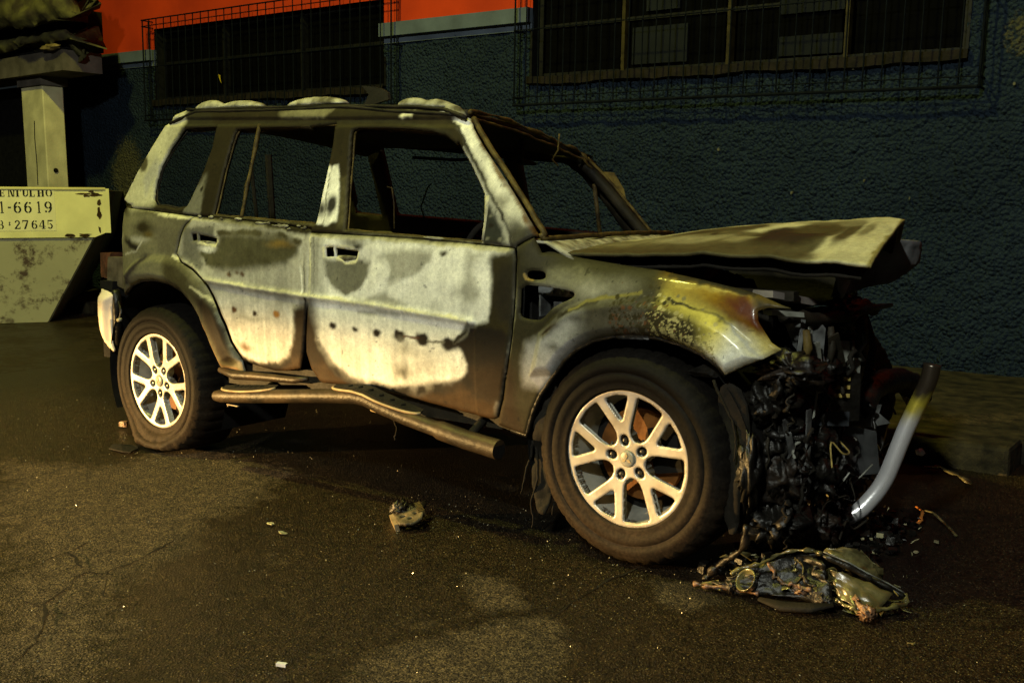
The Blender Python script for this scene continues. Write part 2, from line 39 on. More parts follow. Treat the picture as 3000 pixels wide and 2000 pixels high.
# ------------------------------------------------------------------ noise and 2-D shape helpers
_perm = rng.random((64, 64))
def vnoise(x, y):
    x = np.asarray(x, float); y = np.asarray(y, float)
    xi = np.floor(x).astype(int); yi = np.floor(y).astype(int); fx = x-xi; fy = y-yi
    fx = fx*fx*(3-2*fx); fy = fy*fy*(3-2*fy)
    a = _perm[xi % 64, yi % 64]; b = _perm[(xi+1) % 64, yi % 64]; c = _perm[xi % 64, (yi+1) % 64]; d = _perm[(xi+1) % 64, (yi+1) % 64]
    return (a*(1-fx)+b*fx)*(1-fy)+(c*(1-fx)+d*fx)*fy-.5
def fbm(x, y, o=4):
    s = 0; a = 1.0
    for i in range(o):
        s = s+a*vnoise(x+i*17.3, y+i*9.1); x = x*2.03; y = y*2.03; a *= .5
    return s
def inside(x, z, poly):
    r = np.zeros(x.shape, bool); n = len(poly)
    for i in range(n):
        x1, z1 = poly[i]; x2, z2 = poly[(i+1) % n]
        if z1 == z2: continue
        c = ((z1 > z) != (z2 > z)) & (x < (x2-x1)*(z-z1)/(z2-z1)+x1)
        r ^= c
    return r
def segdist(x, z, pts, closed=True):
    best = np.full(x.shape, 1e9); bx = np.array(x, float); bz = np.array(z, float)
    n = len(pts)
    for i in range(n if closed else n-1):
        x1, z1 = pts[i]; x2, z2 = pts[(i+1) % n]
        dx, dz = x2-x1, z2-z1; L = dx*dx+dz*dz
        if L == 0: continue
        t = np.clip(((x-x1)*dx+(z-z1)*dz)/L, 0, 1); px = x1+t*dx; pz = z1+t*dz
        d = np.hypot(x-px, z-pz); m = d < best
        best = np.where(m, d, best); bx = np.where(m, px, bx); bz = np.where(m, pz, bz)
    return best, bx, bz
def smooth(t):
    t = np.clip(t, 0, 1); return t*t*(3-2*t)
def chaikin(p, n=1):
    for _ in range(n):
        q = []
        for i in range(len(p)):
            a = p[i]; b = p[(i+1) % len(p)]
            q += [(a[0]*.75+b[0]*.25, a[1]*.75+b[1]*.25), (a[0]*.25+b[0]*.75, a[1]*.25+b[1]*.75)]
        p = q
    return p
# body side surface: y of the near flank at (x, z); the burnt car sits nose-down
_pz = np.array([.30,.40,.48,.56,.68,.85,1.0,1.10,1.15,1.18,1.22,1.6,1.67,1.71,1.76])
_py = np.array([-.84,-.865,-.885,-.897,-.903,-.903,-.899,-.890,-.880,-.868,-.853,-.735,-.708,-.68,-.60])
_tz = np.linspace(.2, 1.9, 681); _ty = np.interp(_tz, _pz, _py)
_k = np.hanning(15); _k /= _k.sum(); _ty = np.convolve(np.pad(_ty, 7, mode='edge'), _k, 'valid')
def ys(x, z):
    x = np.asarray(x, float); z = np.asarray(z, float)
    zz = z+.045*(x-1.0)
    y = np.interp(zz, _tz, _ty)
    y = y+smooth((x-2.3)/.25)*np.maximum(0, zz-.98)**2*3
    y = y+.5*np.maximum(0, x-3.1)**2
    rr = np.maximum(0, -.15-x)
    return y+np.where(zz < 1.2, 1.5, .25)*rr**2
def flank(x, z):
    y = ys(x, z)
    for key, amp, wd in (('fl_front', .030, .05), ('fl_rear', .028, .05)):
        p = TR[key]; ins = inside(x, z, p); d, _, _ = segdist(x, z, p)
        # bulge rises from the flare's upper edge and stays proud to the lip
        y = y-np.where(ins, amp*smooth(d/wd+.25), amp*smooth(.25-d/.03))
    d, _, _ = segdist(x, z, TR['crease'], False)
    y = y-.009*np.exp(-(d/.014)**2)
    below = z < np.interp(x, [p[0] for p in TR['crease']], [p[1] for p in TR['crease']])
    y = y+np.where(below & (x > .43) & (x < 2.1), .004*smooth(d/.03), 0)
    y = y+.0045*fbm(x*3.1+5, z*3.7)+.0016*fbm(x*13, z*13+4)     # heat-warped sheet metal
    return y
# ------------------------------------------------------------------ palette of burnt paint (base colours) and the painter
PAL = dict(ash=(.72,.71,.62),ash2=(.42,.405,.32),ashp=(.62,.59,.51),ashv=(.31,.31,.305),ashc=(.76,.74,.60),dash=(.43,.41,.27),grey=(.15,.144,.108),greyl=(.34,.33,.265),greyo=(.060,.055,.026),
 greyol=(.115,.105,.062),greym=(.050,.046,.034),greyd=(.045,.043,.032),greyb=(.2,.22,.2),olive=(.055,.047,.020),olivem=(.025,.0220,.0105),olivea=(.16,.145,.075),oliveY=(.15,.13,.035),
 dark=(.018,.015,.009),darkg=(.028,.026,.021),darkp=(.030,.024,.023),darkolive=(.024,.019,.007),darkrust=(.020,.0115,.0055),black=(.009,.007,.005),brown=(.020,.0155,.0065),rust=(.046,.025,.010),rustl=(.17,.10,.045),
 rustred=(.08,.025,.013),rustbrown=(.08,.035,.014),orange=(.28,.13,.03),rusty=(.11,.05,.008),cream=(.74,.70,.42),amber=(.20,.115,.006),amber2=(.24,.15,.03),amberd=(.10,.07,.015),umber=(.075,.018,.002),  # cream strokes along creases and door flanges are painted highlights
 yellow=(.60,.52,.10),silver=(.68,.70,.69),sail=(.02,.022,.019),white=(.82,.81,.73),greyq=(.155,.145,.080))
GLOSS = dict(amber=.9, umber=.9, yellow=.8, silver=1.0, amberd=.8)
def paint_side(x, z):
    n = x.size; c = np.tile(np.array(PAL['olive']), (n, 1)); g = np.zeros(n)
    wx = x+.010*fbm(x*9, z*9)+.006*fbm(x*44, z*44); wz = z+.010*fbm(x*9+31, z*9)+.008*fbm(x*44, z*44+11)
    x0, x1, z0, z1 = x.min(), x.max(), z.min(), z.max()
    rough = 1.0+3.4*np.clip(vnoise(x*5+3, z*5)+.2, 0, 1)        # some borders crisp, some diffuse
    for kind, col, soft, pts in TR['paint']:
        a = np.array(pts)
        if kind == 'e': lo = a[0]-a[1]*2-.1; hi = a[0]+a[1]*2+.1
        else: lo = a.min(0)-.15; hi = a.max(0)+.15
        m = (wx > lo[0]) & (wx < hi[0]) & (wz > lo[1]) & (wz < hi[1])
        if not m.any(): continue
        X = wx[m]; Z = wz[m]
        if kind == 'p':
            d, _, _ = segdist(X, Z, pts); sd = np.where(inside(X, Z, pts), -d, d); w = smooth(.5-sd/(2*soft*rough[m]))
        elif kind == 'e':
            q = np.hypot((X-a[0, 0])/max(a[1, 0], .004), (Z-a[0, 1])/max(a[1, 1], .004)); s = soft/max(a[1].min(), .004)
            w = smooth(.5-(q-1)/(2*s))
        else:
            d, _, _ = segdist(X, Z, pts, False); w = smooth(1.25-d/(soft*.62))*(.62+.9*np.clip(vnoise(X*22, Z*22)+.35, 0, .42))
        w = w[:, None]*(.5 if col == 'white' else 1.0)
        c[m] = c[m]*(1-w)+np.array(PAL[col])*w
        g[m] = g[m]*(1-w[:, 0])+GLOSS.get(col, 0)*w[:, 0]
    # thin ash patina over the soot and soot haze over the ash, both ragged
    pt = smooth((fbm(x*4.3+7, z*5.1, 6)-.02)/.45)*.16+smooth((fbm(x*21, z*24+3, 5)-.12)/.35)*.13; lum = c.mean(1)
    pt *= smooth((.20-lum)/.15)*smooth((lum-.020)/.035)*.8*smooth(1-g*5); c = c*(1-pt[:, None])+np.array([.27, .255, .14])*pt[:, None]
    sh = smooth((fbm(x*6+17, z*5+2, 6)-.08)/.4)*.35*smooth((lum-.2)/.2)*(1-g); c = c*(1-sh[:, None])+np.array([.13, .12, .09])*sh[:, None]
    # run-off streaks, mottling and burnt-through specks
    st = fbm(x*55, z*1.6, 2)*smooth((x-.5)/.2)*smooth((2.2-x)/.2); c *= (1+.26*st)[:, None]
    mt = fbm(x*7+2, z*7, 5); c *= (1+.26*mt)[:, None]
    sp = vnoise(x*85, z*85)+.5*vnoise(x*33, z*33); c *= np.where(sp > .56, .45, 1.0)[:, None]
    return np.clip(c, 0.004, 1), g
def speckle_front(x, z, c, g):
    # blistered paint round the front of the wing: islands of primer in the burnt zone and burnt spots in the paint
    r2 = np.random.default_rng(3)
    wx = x+.004*fbm(x*60, z*60); wz = z+.004*fbm(x*60+7, z*60)
    for i in range(2600):
        cx = 2.72+.40*r2.random()**.8; band = .955-.55*max(0, cx-2.86)-.26*max(0, 2.84-cx); cz = band-.20*r2.random()+.03*r2.standard_normal()
        rad = .0013+.0062*r2.random()**5
        q = np.clip((cx-2.76)/.24+.5*r2.standard_normal()*.3, 0, 1)
        m = np.hypot(wx-cx, wz-cz) < rad
        if not m.any(): continue
        if r2.random() < q*.9: col = np.array([.42, .37, .15])*(.35+.6*r2.random()) if cx > 2.87 else np.array(PAL['greym'])*1.6
        elif cx < 3.02: col = np.array(PAL['darkolive']) if r2.random() < .75 else np.array(PAL['rustbrown'])
        else: continue
        c[m] = col; g[m] = 0
    return c, g
# ------------------------------------------------------------------ mesh helpers
WLOC = {}
def link(o, parent=None, world=None):
    COL.objects.link(o)
    if parent is not None:
        o.parent = parent; p = WLOC.get(parent.name, Vector((0,0,0)))
        w = Vector(world) if world is not None else Vector((0,0,0))
        o.location = w-p; WLOC[o.name] = w
    else:
        w = Vector(world) if world is not None else Vector((0,0,0)); o.location = w; WLOC[o.name] = w
    return o
def tag(o, label=None, cat=None, group=None, kind=None):
    if label: o['label'] = label
    if cat: o['category'] = cat
    if group: o['group'] = group
    if kind: o['kind'] = kind
    return o
def empty(name, loc, parent=None):
    o = bpy.data.objects.new(name, None); o.empty_display_size = .1
    return link(o, parent, loc)
def mesh_obj(name, v, f, mat, parent=None, world=None, smooth_=True, col=None, glo=None, sharp=None):
    """vertices are given in world metres (or relative to `world` when that is given)"""
    me = bpy.data.meshes.new(name); me.from_pydata([tuple(map(float, p)) for p in v], [], [tuple(map(int, q)) for q in f])
    me.materials.append(mat)
    if col is not None:
        at = me.color_attributes.new('Col', 'FLOAT_COLOR', 'POINT')
        d = np.ones((len(v), 4), np.float32); d[:, :3] = col
        if glo is not None: d[:, 3] = glo
        else: d[:, 3] = 0
        at.data.foreach_set('color', d.ravel())
    if smooth_: me.polygons.foreach_set('use_smooth', np.ones(len(me.polygons), bool))
    me.update()
    if sharp: me.set_sharp_from_angle(angle=math.radians(sharp))
    return link(bpy.data.objects.new(name, me), parent, world)
def share(name, me, parent, world, rot=None):
    o = bpy.data.objects.new(name, me); link(o, parent, world)
    if rot: o.rotation_euler = rot
    return o
class MB:
    def __init__(s): s.v = []; s.f = []
    def add(s, v, f):
        b = len(s.v); s.v += [tuple(p) for p in v]; s.f += [tuple(i+b for i in q) for q in f]; return s
    def box(s, x0, x1, y0, y1, z0, z1, M=None):
        v = [(x, y, z) for x in (x0, x1) for y in (y0, y1) for z in (z0, z1)]
        if M is not None: v = [tuple(M @ Vector(p)) for p in v]
        return s.add(v, [(0,1,3,2),(4,6,7,5),(0,4,5,1),(2,3,7,6),(0,2,6,4),(1,5,7,3)])
    def tube(s, pts, rad, n=10, cap=True, flat=1.0):
        pts = [Vector(p) for p in pts]; m = len(pts)
        rad = [rad]*m if isinstance(rad, (int, float)) else list(rad)
        v = []; f = []; up = Vector((0,0,1)); prev = None
        for i, p in enumerate(pts):
            t = (pts[min(i+1, m-1)]-pts[max(i-1, 0)]).normalized()
            if prev is None:
                a = t.cross(up if abs(t.z) < .9 else Vector((0,1,0))).normalized()
            else:
                a = (prev-t*prev.dot(t)).normalized()
            prev = a; b = t.cross(a)
            for k in range(n):
                w = 2*math.pi*k/n; v.append(p+(a*math.cos(w)+b*math.sin(w)*flat)*rad[i])
        for i in range(m-1):
            for k in range(n):
                f.append((i*n+k, i*n+(k+1) % n, (i+1)*n+(k+1) % n, (i+1)*n+k))
        if cap: f.append(tuple(range(n-1, -1, -1))); f.append(tuple((m-1)*n+k for k in range(n)))
        return s.add(v, f)
    def lathe(s, prof, c=(0,0,0), n=72, a0=0, a1=2*math.pi):
        """prof = (r, y) around the y axis"""
        full = abs(a1-a0-2*math.pi) < 1e-6; nn = n if full else n+1; v = []; f = []
        for k in range(nn):
            w = a0+(a1-a0)*k/n
            for r, y in prof: v.append((c[0]+r*math.cos(w), c[1]+y, c[2]+r*math.sin(w)))
        m = len(prof)
        for k in range(n):
            k2 = (k+1) % nn
            for i in range(m-1): f.append((k*m+i, k*m+i+1, k2*m+i+1, k2*m+i))
        return s.add(v, f)
    def blob(s, c, r, amp=.3, fr=3.0, seed=0, n=14, sq=None):
        v = []; f = []; m = n*2
        for i in range(n+1):
            th = math.pi*i/n
            for k in range(m):
                ph = 2*math.pi*k/m; d = Vector((math.sin(th)*math.cos(ph), math.sin(th)*math.sin(ph), math.cos(th)))
                q = 1+amp*float(fbm(d.x*fr+seed*3.7+d.z*fr*.7, d.y*fr+seed*1.3-d.z*fr*.9, 4))*2
                p = Vector((d.x*r[0]*q, d.y*r[1]*q, d.z*r[2]*q)); v.append((c[0]+p.x, c[1]+p.y, c[2]+p.z))
        for i in range(n):
            for k in range(m): f.append((i*m+k, (i+1)*m+k, (i+1)*m+(k+1) % m, i*m+(k+1) % m))
        return s.add(v, f)
    def prism(s, poly, fn0, fn1):
        """2-D polygon extruded between two mappings"""
        n = len(poly); v = [fn0(*p) for p in poly]+[fn1(*p) for p in poly]
        f = [tuple(range(n-1, -1, -1)), tuple(range(n, 2*n))]+[(i, (i+1) % n, n+(i+1) % n, n+i) for i in range(n)]
        return s.add(v, f)
    def build(s, name, mat, parent=None, world=None, sm=False, sharp=None, local=False):
        v = s.v
        if world is not None and not local: w = Vector(world); v = [tuple(Vector(p)-w) for p in v]
        return mesh_obj(name, v, s.f, mat, parent, world, sm, sharp=sharp)
def solidify(o, t, off=-1):
    m = o.modifiers.new('thickness', 'SOLIDIFY'); m.thickness = t; m.offset = off; m.use_even_offset = False; return o
def grid_panel(outline, holes, res):
    a = np.array(outline); x0, z0 = a.min(0)-res*.5; x1, z1 = a.max(0)+res*.5
    nx = int((x1-x0)/res)+2; nz = int((z1-z0)/res)+2
    gx = x0+np.arange(nx)*res; gz = z0+np.arange(nz)*res
    cx, cz = np.meshgrid(gx[:-1]+res/2, gz[:-1]+res/2, indexing='ij')
    ins = inside(cx.ravel(), cz.ravel(), outline)
    for h in holes: ins &= ~inside(cx.ravel(), cz.ravel(), h)
    ins = ins.reshape(cx.shape)
    cnt = np.zeros((nx, nz), int)
    cnt[:-1, :-1] += ins; cnt[1:, :-1] += ins; cnt[:-1, 1:] += ins; cnt[1:, 1:] += ins
    used = cnt > 0; bnd = used & (cnt < 4)
    VX, VZ = np.meshgrid(gx, gz, indexing='ij'); VX = VX.copy(); VZ = VZ.copy()
    bi = np.where(bnd); X = VX[bi]; Z = VZ[bi]
    best, bx, bz = segdist(X, Z, outline)
    for h in holes:
        d, hx, hz = segdist(X, Z, h); m = d < best; best = np.where(m, d, best); bx = np.where(m, hx, bx); bz = np.where(m, hz, bz)
    ok = best < res*1.5; VX[bi] = np.where(ok, bx, X); VZ[bi] = np.where(ok, bz, Z)
    idx = -np.ones((nx, nz), int); idx[used] = np.arange(used.sum())
    ci = np.where(ins); i, j = ci
    faces = np.stack([idx[i, j], idx[i+1, j], idx[i+1, j+1], idx[i, j+1]], 1)
    return VX[used], VZ[used], faces
def edge_dist(x, z, outline, holes):
    d, _, _ = segdist(x, z, outline)
    for h in holes:
        e, _, _ = segdist(x, z, h); d = np.minimum(d, e)
    return d
# ------------------------------------------------------------------ materials
def nodes_of(name):
    m = bpy.data.materials.new(name); m.use_nodes = True; nt = m.node_tree
    return m, nt, nt.nodes['Principled BSDF']
def N(nt, t, **kw):
    n = nt.nodes.new(t)
    for k, v in kw.items():
        if k.startswith('i_'): n.inputs[int(k[2:])].default_value = v
        else: setattr(n, k, v)
    return n
def simple(name, c, rough=.6, metal=0.0, var=.35, scale=14.0, bump=.15, bscale=60.0, c2=None, spec=.18, coat=0.0):
    m, nt, b = nodes_of(name); L = nt.links
    tc = N(nt, 'ShaderNodeTexCoord'); n1 = N(nt, 'ShaderNodeTexNoise'); n1.inputs['Scale'].default_value = scale; n1.inputs['Detail'].default_value = 6
    L.new(tc.outputs['Object'], n1.inputs['Vector'])
    r = N(nt, 'ShaderNodeValToRGB'); L.new(n1.outputs['Fac'], r.inputs[0])
    r.color_ramp.elements[0].position = .35; r.color_ramp.elements[1].position = .68
    d = c2 if c2 else tuple(k*(1-var) for k in c)
    u = c if c2 else tuple(min(1, k*(1+var)) for k in c)
    r.color_ramp.elements[0].color = (*d, 1); r.color_ramp.elements[1].color = (*u, 1)
    L.new(r.outputs[0], b.inputs['Base Color'])
    mr = N(nt, 'ShaderNodeMapRange'); mr.inputs['To Min'].default_value = max(.03, rough-.12); mr.inputs['To Max'].default_value = min(1, rough+.12)
    n2 = N(nt, 'ShaderNodeTexNoise'); n2.inputs['Scale'].default_value = bscale; n2.inputs['Detail'].default_value = 5
    L.new(tc.outputs['Object'], n2.inputs['Vector']); L.new(n2.outputs['Fac'], mr.inputs[0]); L.new(mr.outputs[0], b.inputs['Roughness'])
    b.inputs['Metallic'].default_value = metal; b.inputs['Specular IOR Level'].default_value = spec
    if coat: b.inputs['Coat Weight'].default_value = coat
    if bump:
        bp = N(nt, 'ShaderNodeBump'); bp.inputs['Strength'].default_value = bump; bp.inputs['Distance'].default_value = .01
        L.new(n2.outputs['Fac'], bp.inputs['Height']); L.new(bp.outputs[0], b.inputs['Normal'])
    return m
def burnt_paint():
    m, nt, b = nodes_of('burnt_paint'); L = nt.links
    a = N(nt, 'ShaderNodeVertexColor', layer_name='Col'); tc = N(nt, 'ShaderNodeTexCoord')
    n1 = N(nt, 'ShaderNodeTexNoise'); n1.inputs['Scale'].default_value = 55; n1.inputs['Detail'].default_value = 8; n1.inputs['Roughness'].default_value = .65
    L.new(tc.outputs['Object'], n1.inputs['Vector'])
    mr = N(nt, 'ShaderNodeMapRange'); mr.inputs['From Min'].default_value = .3; mr.inputs['From Max'].default_value = .7; mr.inputs['To Min'].default_value = .78; mr.inputs['To Max'].default_value = 1.16
    L.new(n1.outputs['Fac'], mr.inputs[0])
    n3 = N(nt, 'ShaderNodeTexNoise'); n3.inputs['Scale'].default_value = 340; n3.inputs['Detail'].default_value = 3
    L.new(tc.outputs['Object'], n3.inputs['Vector'])
    mr3 = N(nt, 'ShaderNodeMapRange'); mr3.inputs['From Min'].default_value = .3; mr3.inputs['From Max'].default_value = .7; mr3.inputs['To Min'].default_value = .84; mr3.inputs['To Max'].default_value = 1.14
    L.new(n3.outputs['Fac'], mr3.inputs[0])
    mm = N(nt, 'ShaderNodeMath', operation='MULTIPLY'); L.new(mr.outputs[0], mm.inputs[0]); L.new(mr3.outputs[0], mm.inputs[1])
    mx = N(nt, 'ShaderNodeVectorMath', operation='SCALE'); L.new(a.outputs['Color'], mx.inputs[0]); L.new(mm.outputs[0], mx.inputs['Scale'])
    L.new(mx.outputs[0], b.inputs['Base Color'])
    ro = N(nt, 'ShaderNodeMapRange'); ro.inputs['To Min'].default_value = .62; ro.inputs['To Max'].default_value = .24
    L.new(a.outputs['Alpha'], ro.inputs[0]); L.new(ro.outputs[0], b.inputs['Roughness'])
    cw = N(nt, 'ShaderNodeMath', operation='MULTIPLY'); L.new(a.outputs['Alpha'], cw.inputs[0]); cw.inputs[1].default_value = .12; L.new(cw.outputs[0], b.inputs['Coat Weight']); b.inputs['Coat Roughness'].default_value = .08
    sp = N(nt, 'ShaderNodeMapRange'); sp.inputs['To Min'].default_value = .14; sp.inputs['To Max'].default_value = .28; L.new(a.outputs['Alpha'], sp.inputs[0]); L.new(sp.outputs[0], b.inputs['Specular IOR Level'])
    bp = N(nt, 'ShaderNodeBump'); bp.inputs['Strength'].default_value = .16; bp.inputs['Distance'].default_value = .004
    L.new(n1.outputs['Fac'], bp.inputs['Height']); L.new(bp.outputs[0], b.inputs['Normal'])
    return m
M = {}
M['burnt'] = burnt_paint()
M['soot'] = simple('soot', (.010,.0085,.006), .9, bump=.3)
M['void'] = simple('charred_black', (.006,.0055,.005), .95, bump=.2)
M['innersteel'] = simple('scorched_steel', (.026,.021,.013), .65, c2=(.007,.006,.004), scale=9, bump=.25)
M['rustedge'] = simple('rusted_edge', (.12,.085,.022), .65, c2=(.025,.016,.006), scale=18, bump=.3)
M['ashy'] = simple('ash_coated_metal', (.46,.44,.31), .7, c2=(.08,.07,.04), scale=16, bump=.35, bscale=45)
M['rubber'] = simple('sooty_rubber', (.017,.0135,.0095), .75, c2=(.006,.005,.004), scale=9, bump=.25, bscale=120)
M['alloy'] = simple('alloy_rim', (.50,.47,.43), .36, spec=.5, metal=.35, c2=(.33,.29,.24), scale=11, bump=.03, coat=.2)
M['alloyside'] = simple('alloy_barrel', (.24,.24,.21), .42, metal=.2, var=.3, scale=12, bump=.05)
M['nut'] = simple('dark_lug_nut', (.05,.05,.05), .3, metal=.7, var=.3)
M['disc'] = simple('rusty_brake_disc', (.13,.05,.010), .6, var=.4)
M['melted'] = simple('melted_plastic', (.0060,.0052,.004), .42, var=.5, bump=.6, bscale=40, spec=.32)
M['meltbrown'] = simple('melted_brown_plastic', (.016,.010,.006), .45, c2=(.004,.0035,.003), scale=28, bump=.6, bscale=50, spec=.35)
M['lens'] = simple('scorched_lens', (.15,.135,.055), .2, c2=(.03,.024,.009), scale=24, bump=.3, bscale=40, spec=.5, coat=.2)
M['chrome'] = simple('chromed_tube', (.62,.62,.65), .22, metal=.85, var=.1, scale=6, bump=.02)
M['stepmetal'] = simple('scorched_step_tube', (.048,.031,.015), .5, c2=(.012,.008,.004), scale=9, bump=.25, spec=.3)
M['steplip'] = simple('step_trim', (.33,.25,.14), .45, var=.25, scale=20)
M['alu'] = simple('dirty_aluminium', (.20,.21,.21), .4, metal=.3, c2=(.06,.06,.06), scale=15, bump=.2)
M['palebar'] = simple('pale_steel', (.28,.29,.26), .5, c2=(.11,.11,.09), scale=12, bump=.15)
M['copper'] = simple('yellowed_coil', (.30,.23,.07), .5, var=.4)
M['bumper'] = simple('rear_bumper_paint', (.78,.66,.50), .40, var=.12, scale=7, bump=.05, coat=.4)
M['tailred'] = simple('scorched_tail_lamp', (.13,.05,.028), .5, c2=(.04,.02,.012), scale=20, bump=.3)
M['grille'] = simple('painted_iron', (.0045,.006,.008), .8, var=.4, spec=.04)
M['frameiron'] = simple('window_iron', (.006,.006,.0055), .6, var=.4)
M['mullion'] = simple('ochre_window_post', (.032,.024,.006), .6, var=.4)
M['board'] = simple('grey_board', (.006,.0075,.009), .9, var=.3, scale=5)
M['silld'] = simple('crumbling_sill', (.014,.010,.007), .85, c2=(.005,.004,.003), scale=12, bump=.9, bscale=25)
M['orange'] = simple('orange_wall_paint', (.56,.046,.006), .75, c2=(.36,.028,.005), scale=1.4, bump=.1)
M['ledge'] = simple('blue_grey_ledge', (.085,.108,.142), .7, var=.2, scale=4, bump=.15)
M['skip_y'] = simple('yellow_skip_paint', (.80,.75,.33), .55, var=.10, scale=4, bump=.15)
M['print'] = simple('stencil_black', (.015,.014,.012), .7, var=.2)
M['concrete'] = simple('pillar_render', (.58,.53,.32), .8, var=.22, scale=4, bump=.3)
M['beam'] = simple('beam_concrete', (.10,.085,.07), .85, var=.35, scale=5, bump=.3)
M['tile'] = simple('mossy_tile', (.13,.12,.035), .85, c2=(.045,.036,.02), scale=7, bump=.6, bscale=30)
M['kerb'] = simple('kerb_concrete', (.046,.037,.019), .9, c2=(.009,.0075,.0045), scale=9, bump=1.0, bscale=28)
M['paper'] = simple('white_paper', (.55,.55,.55), .7, var=.1)
M['flake'] = simple('pale_foil', (.30,.28,.16), .35, var=.4)
M['glassbit'] = simple('glass_crumb', (.35,.33,.22), .15, var=.4, bump=0, spec=1.0)
M['crack'] = simple('crack_filling', (.010,.008,.005), .9, var=.4)
M['pinkchar'] = simple('flesh_coloured_melt', (.26,.14,.075), .4, c2=(.03,.018,.010), scale=55, bump=.5, bscale=60, spec=.4)
M['pane'] = simple('dirty_pane', (.0015,.0015,.0015), .8, var=.3, bump=.0, spec=.02)
# ------------------------------------------------------------------ materials with more structure
def road_mat():
    m, nt, b = nodes_of('wet_asphalt'); L = nt.links
    tc = N(nt, 'ShaderNodeTexCoord'); at = N(nt, 'ShaderNodeVertexColor', layer_name='Col')
    sep = N(nt, 'ShaderNodeSeparateColor'); L.new(at.outputs['Color'], sep.inputs[0])
    def noise(s, d=6, r=.6):
        n = N(nt, 'ShaderNodeTexNoise'); n.inputs['Scale'].default_value = s; n.inputs['Detail'].default_value = d; n.inputs['Roughness'].default_value = r
        L.new(tc.outputs['Object'], n.inputs['Vector']); return n
    def mapr(src, a, c, d, e):
        r = N(nt, 'ShaderNodeMapRange'); r.inputs['From Min'].default_value = a; r.inputs['From Max'].default_value = c; r.inputs['To Min'].default_value = d; r.inputs['To Max'].default_value = e
        L.new(src, r.inputs[0]); return r.outputs[0]
    def mix(fac, c1, c2):
        n = N(nt, 'ShaderNodeMix', data_type='RGBA')
        if hasattr(fac, 'is_linked'): L.new(fac, n.inputs[0])
        else: n.inputs[0].default_value = fac
        for i, c in ((6, c1), (7, c2)):
            if hasattr(c, 'is_linked'): L.new(c, n.inputs[i])
            else: n.inputs[i].default_value = (*c, 1)
        return n.outputs[2]
    big = noise(2.2, 6, .62); med = noise(14, 4); fine = noise(150, 3, .7)
    # dry mask broken up at its border
    dr = N(nt, 'ShaderNodeMath', operation='ADD'); L.new(sep.outputs[0], dr.inputs[0]); L.new(mapr(big.outputs[0], .3, .7, -.32, .32), dr.inputs[1])
    dr2 = N(nt, 'ShaderNodeMath', operation='ADD'); L.new(dr.outputs[0], dr2.inputs[0]); L.new(mapr(med.outputs[0], .3, .7, -.2, .2), dr2.inputs[1])
    dry = mapr(dr2.outputs[0], .25, .85, 0, 1)
    base = mix(dry, (.0135, .0084, .0040), (.036, .0262, .0140))
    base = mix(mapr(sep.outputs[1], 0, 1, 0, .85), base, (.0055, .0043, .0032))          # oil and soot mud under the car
    # stones of the aggregate: every cell its own tone
    v = N(nt, 'ShaderNodeTexVoronoi'); v.inputs['Scale'].default_value = 120; L.new(tc.outputs['Object'], v.inputs['Vector'])
    sv = N(nt, 'ShaderNodeSeparateColor'); L.new(v.outputs['Color'], sv.inputs[0])
    v2 = N(nt, 'ShaderNodeTexVoronoi'); v2.inputs['Scale'].default_value = 260; L.new(tc.outputs['Object'], v2.inputs['Vector'])
    sv2 = N(nt, 'ShaderNodeSeparateColor'); L.new(v2.outputs['Color'], sv2.inputs[0])
    sc = N(nt, 'ShaderNodeVectorMath', operation='SCALE'); L.new(base, sc.inputs[0])
    def mul(a, c):
        n = N(nt, 'ShaderNodeMath', operation='MULTIPLY'); L.new(a, n.inputs[0]); L.new(c, n.inputs[1]); return n.outputs[0]
    f2 = mul(mul(mapr(sv.outputs[1], 0, 1, .2, 2.0), mapr(sv2.outputs[1], 0, 1, .35, 1.85)), mul(mapr(fine.outputs[0], .3, .7, .75, 1.25), mapr(med.outputs[0], .3, .7, .6, 1.4)))
    L.new(f2, sc.inputs['Scale'])
    st = N(nt, 'ShaderNodeMath', operation='MULTIPLY'); L.new(mapr(sv.outputs[0], .82, .97, 0, 1), st.inputs[0]); L.new(mapr(v.outputs['Distance'], .15, .42, 1, 0), st.inputs[1])
    st2 = N(nt, 'ShaderNodeMath', operation='MULTIPLY'); L.new(st.outputs[0], st2.inputs[0]); L.new(mapr(sep.outputs[1], 0, 1, .8, .25), st2.inputs[1])
    L.new(mix(st2.outputs[0], sc.outputs[0], (.27, .195, .07)), b.inputs['Base Color'])
    ro = mapr(dry, 0, 1, .38, .9); rr = N(nt, 'ShaderNodeMath', operation='ADD'); L.new(ro, rr.inputs[0]); L.new(mapr(fine.outputs[0], .3, .7, -.12, .12), rr.inputs[1])
    L.new(rr.outputs[0], b.inputs['Roughness']); b.inputs['Specular IOR Level'].default_value = .22
    h = N(nt, 'ShaderNodeMath', operation='ADD'); L.new(fine.outputs[0], h.inputs[0]); L.new(mapr(v.outputs['Distance'], 0, .5, 1.2, 0), h.inputs[1])
    h2 = N(nt, 'ShaderNodeMath', operation='ADD'); L.new(h.outputs[0], h2.inputs[0]); L.new(mapr(med.outputs[0], 0, 1, 0, .5), h2.inputs[1])
    bp = N(nt, 'ShaderNodeBump'); bp.inputs['Strength'].default_value = .75; bp.inputs['Distance'].default_value = .006
    L.new(h2.outputs[0], bp.inputs['Height']); L.new(bp.outputs[0], b.inputs['Normal'])
    return m
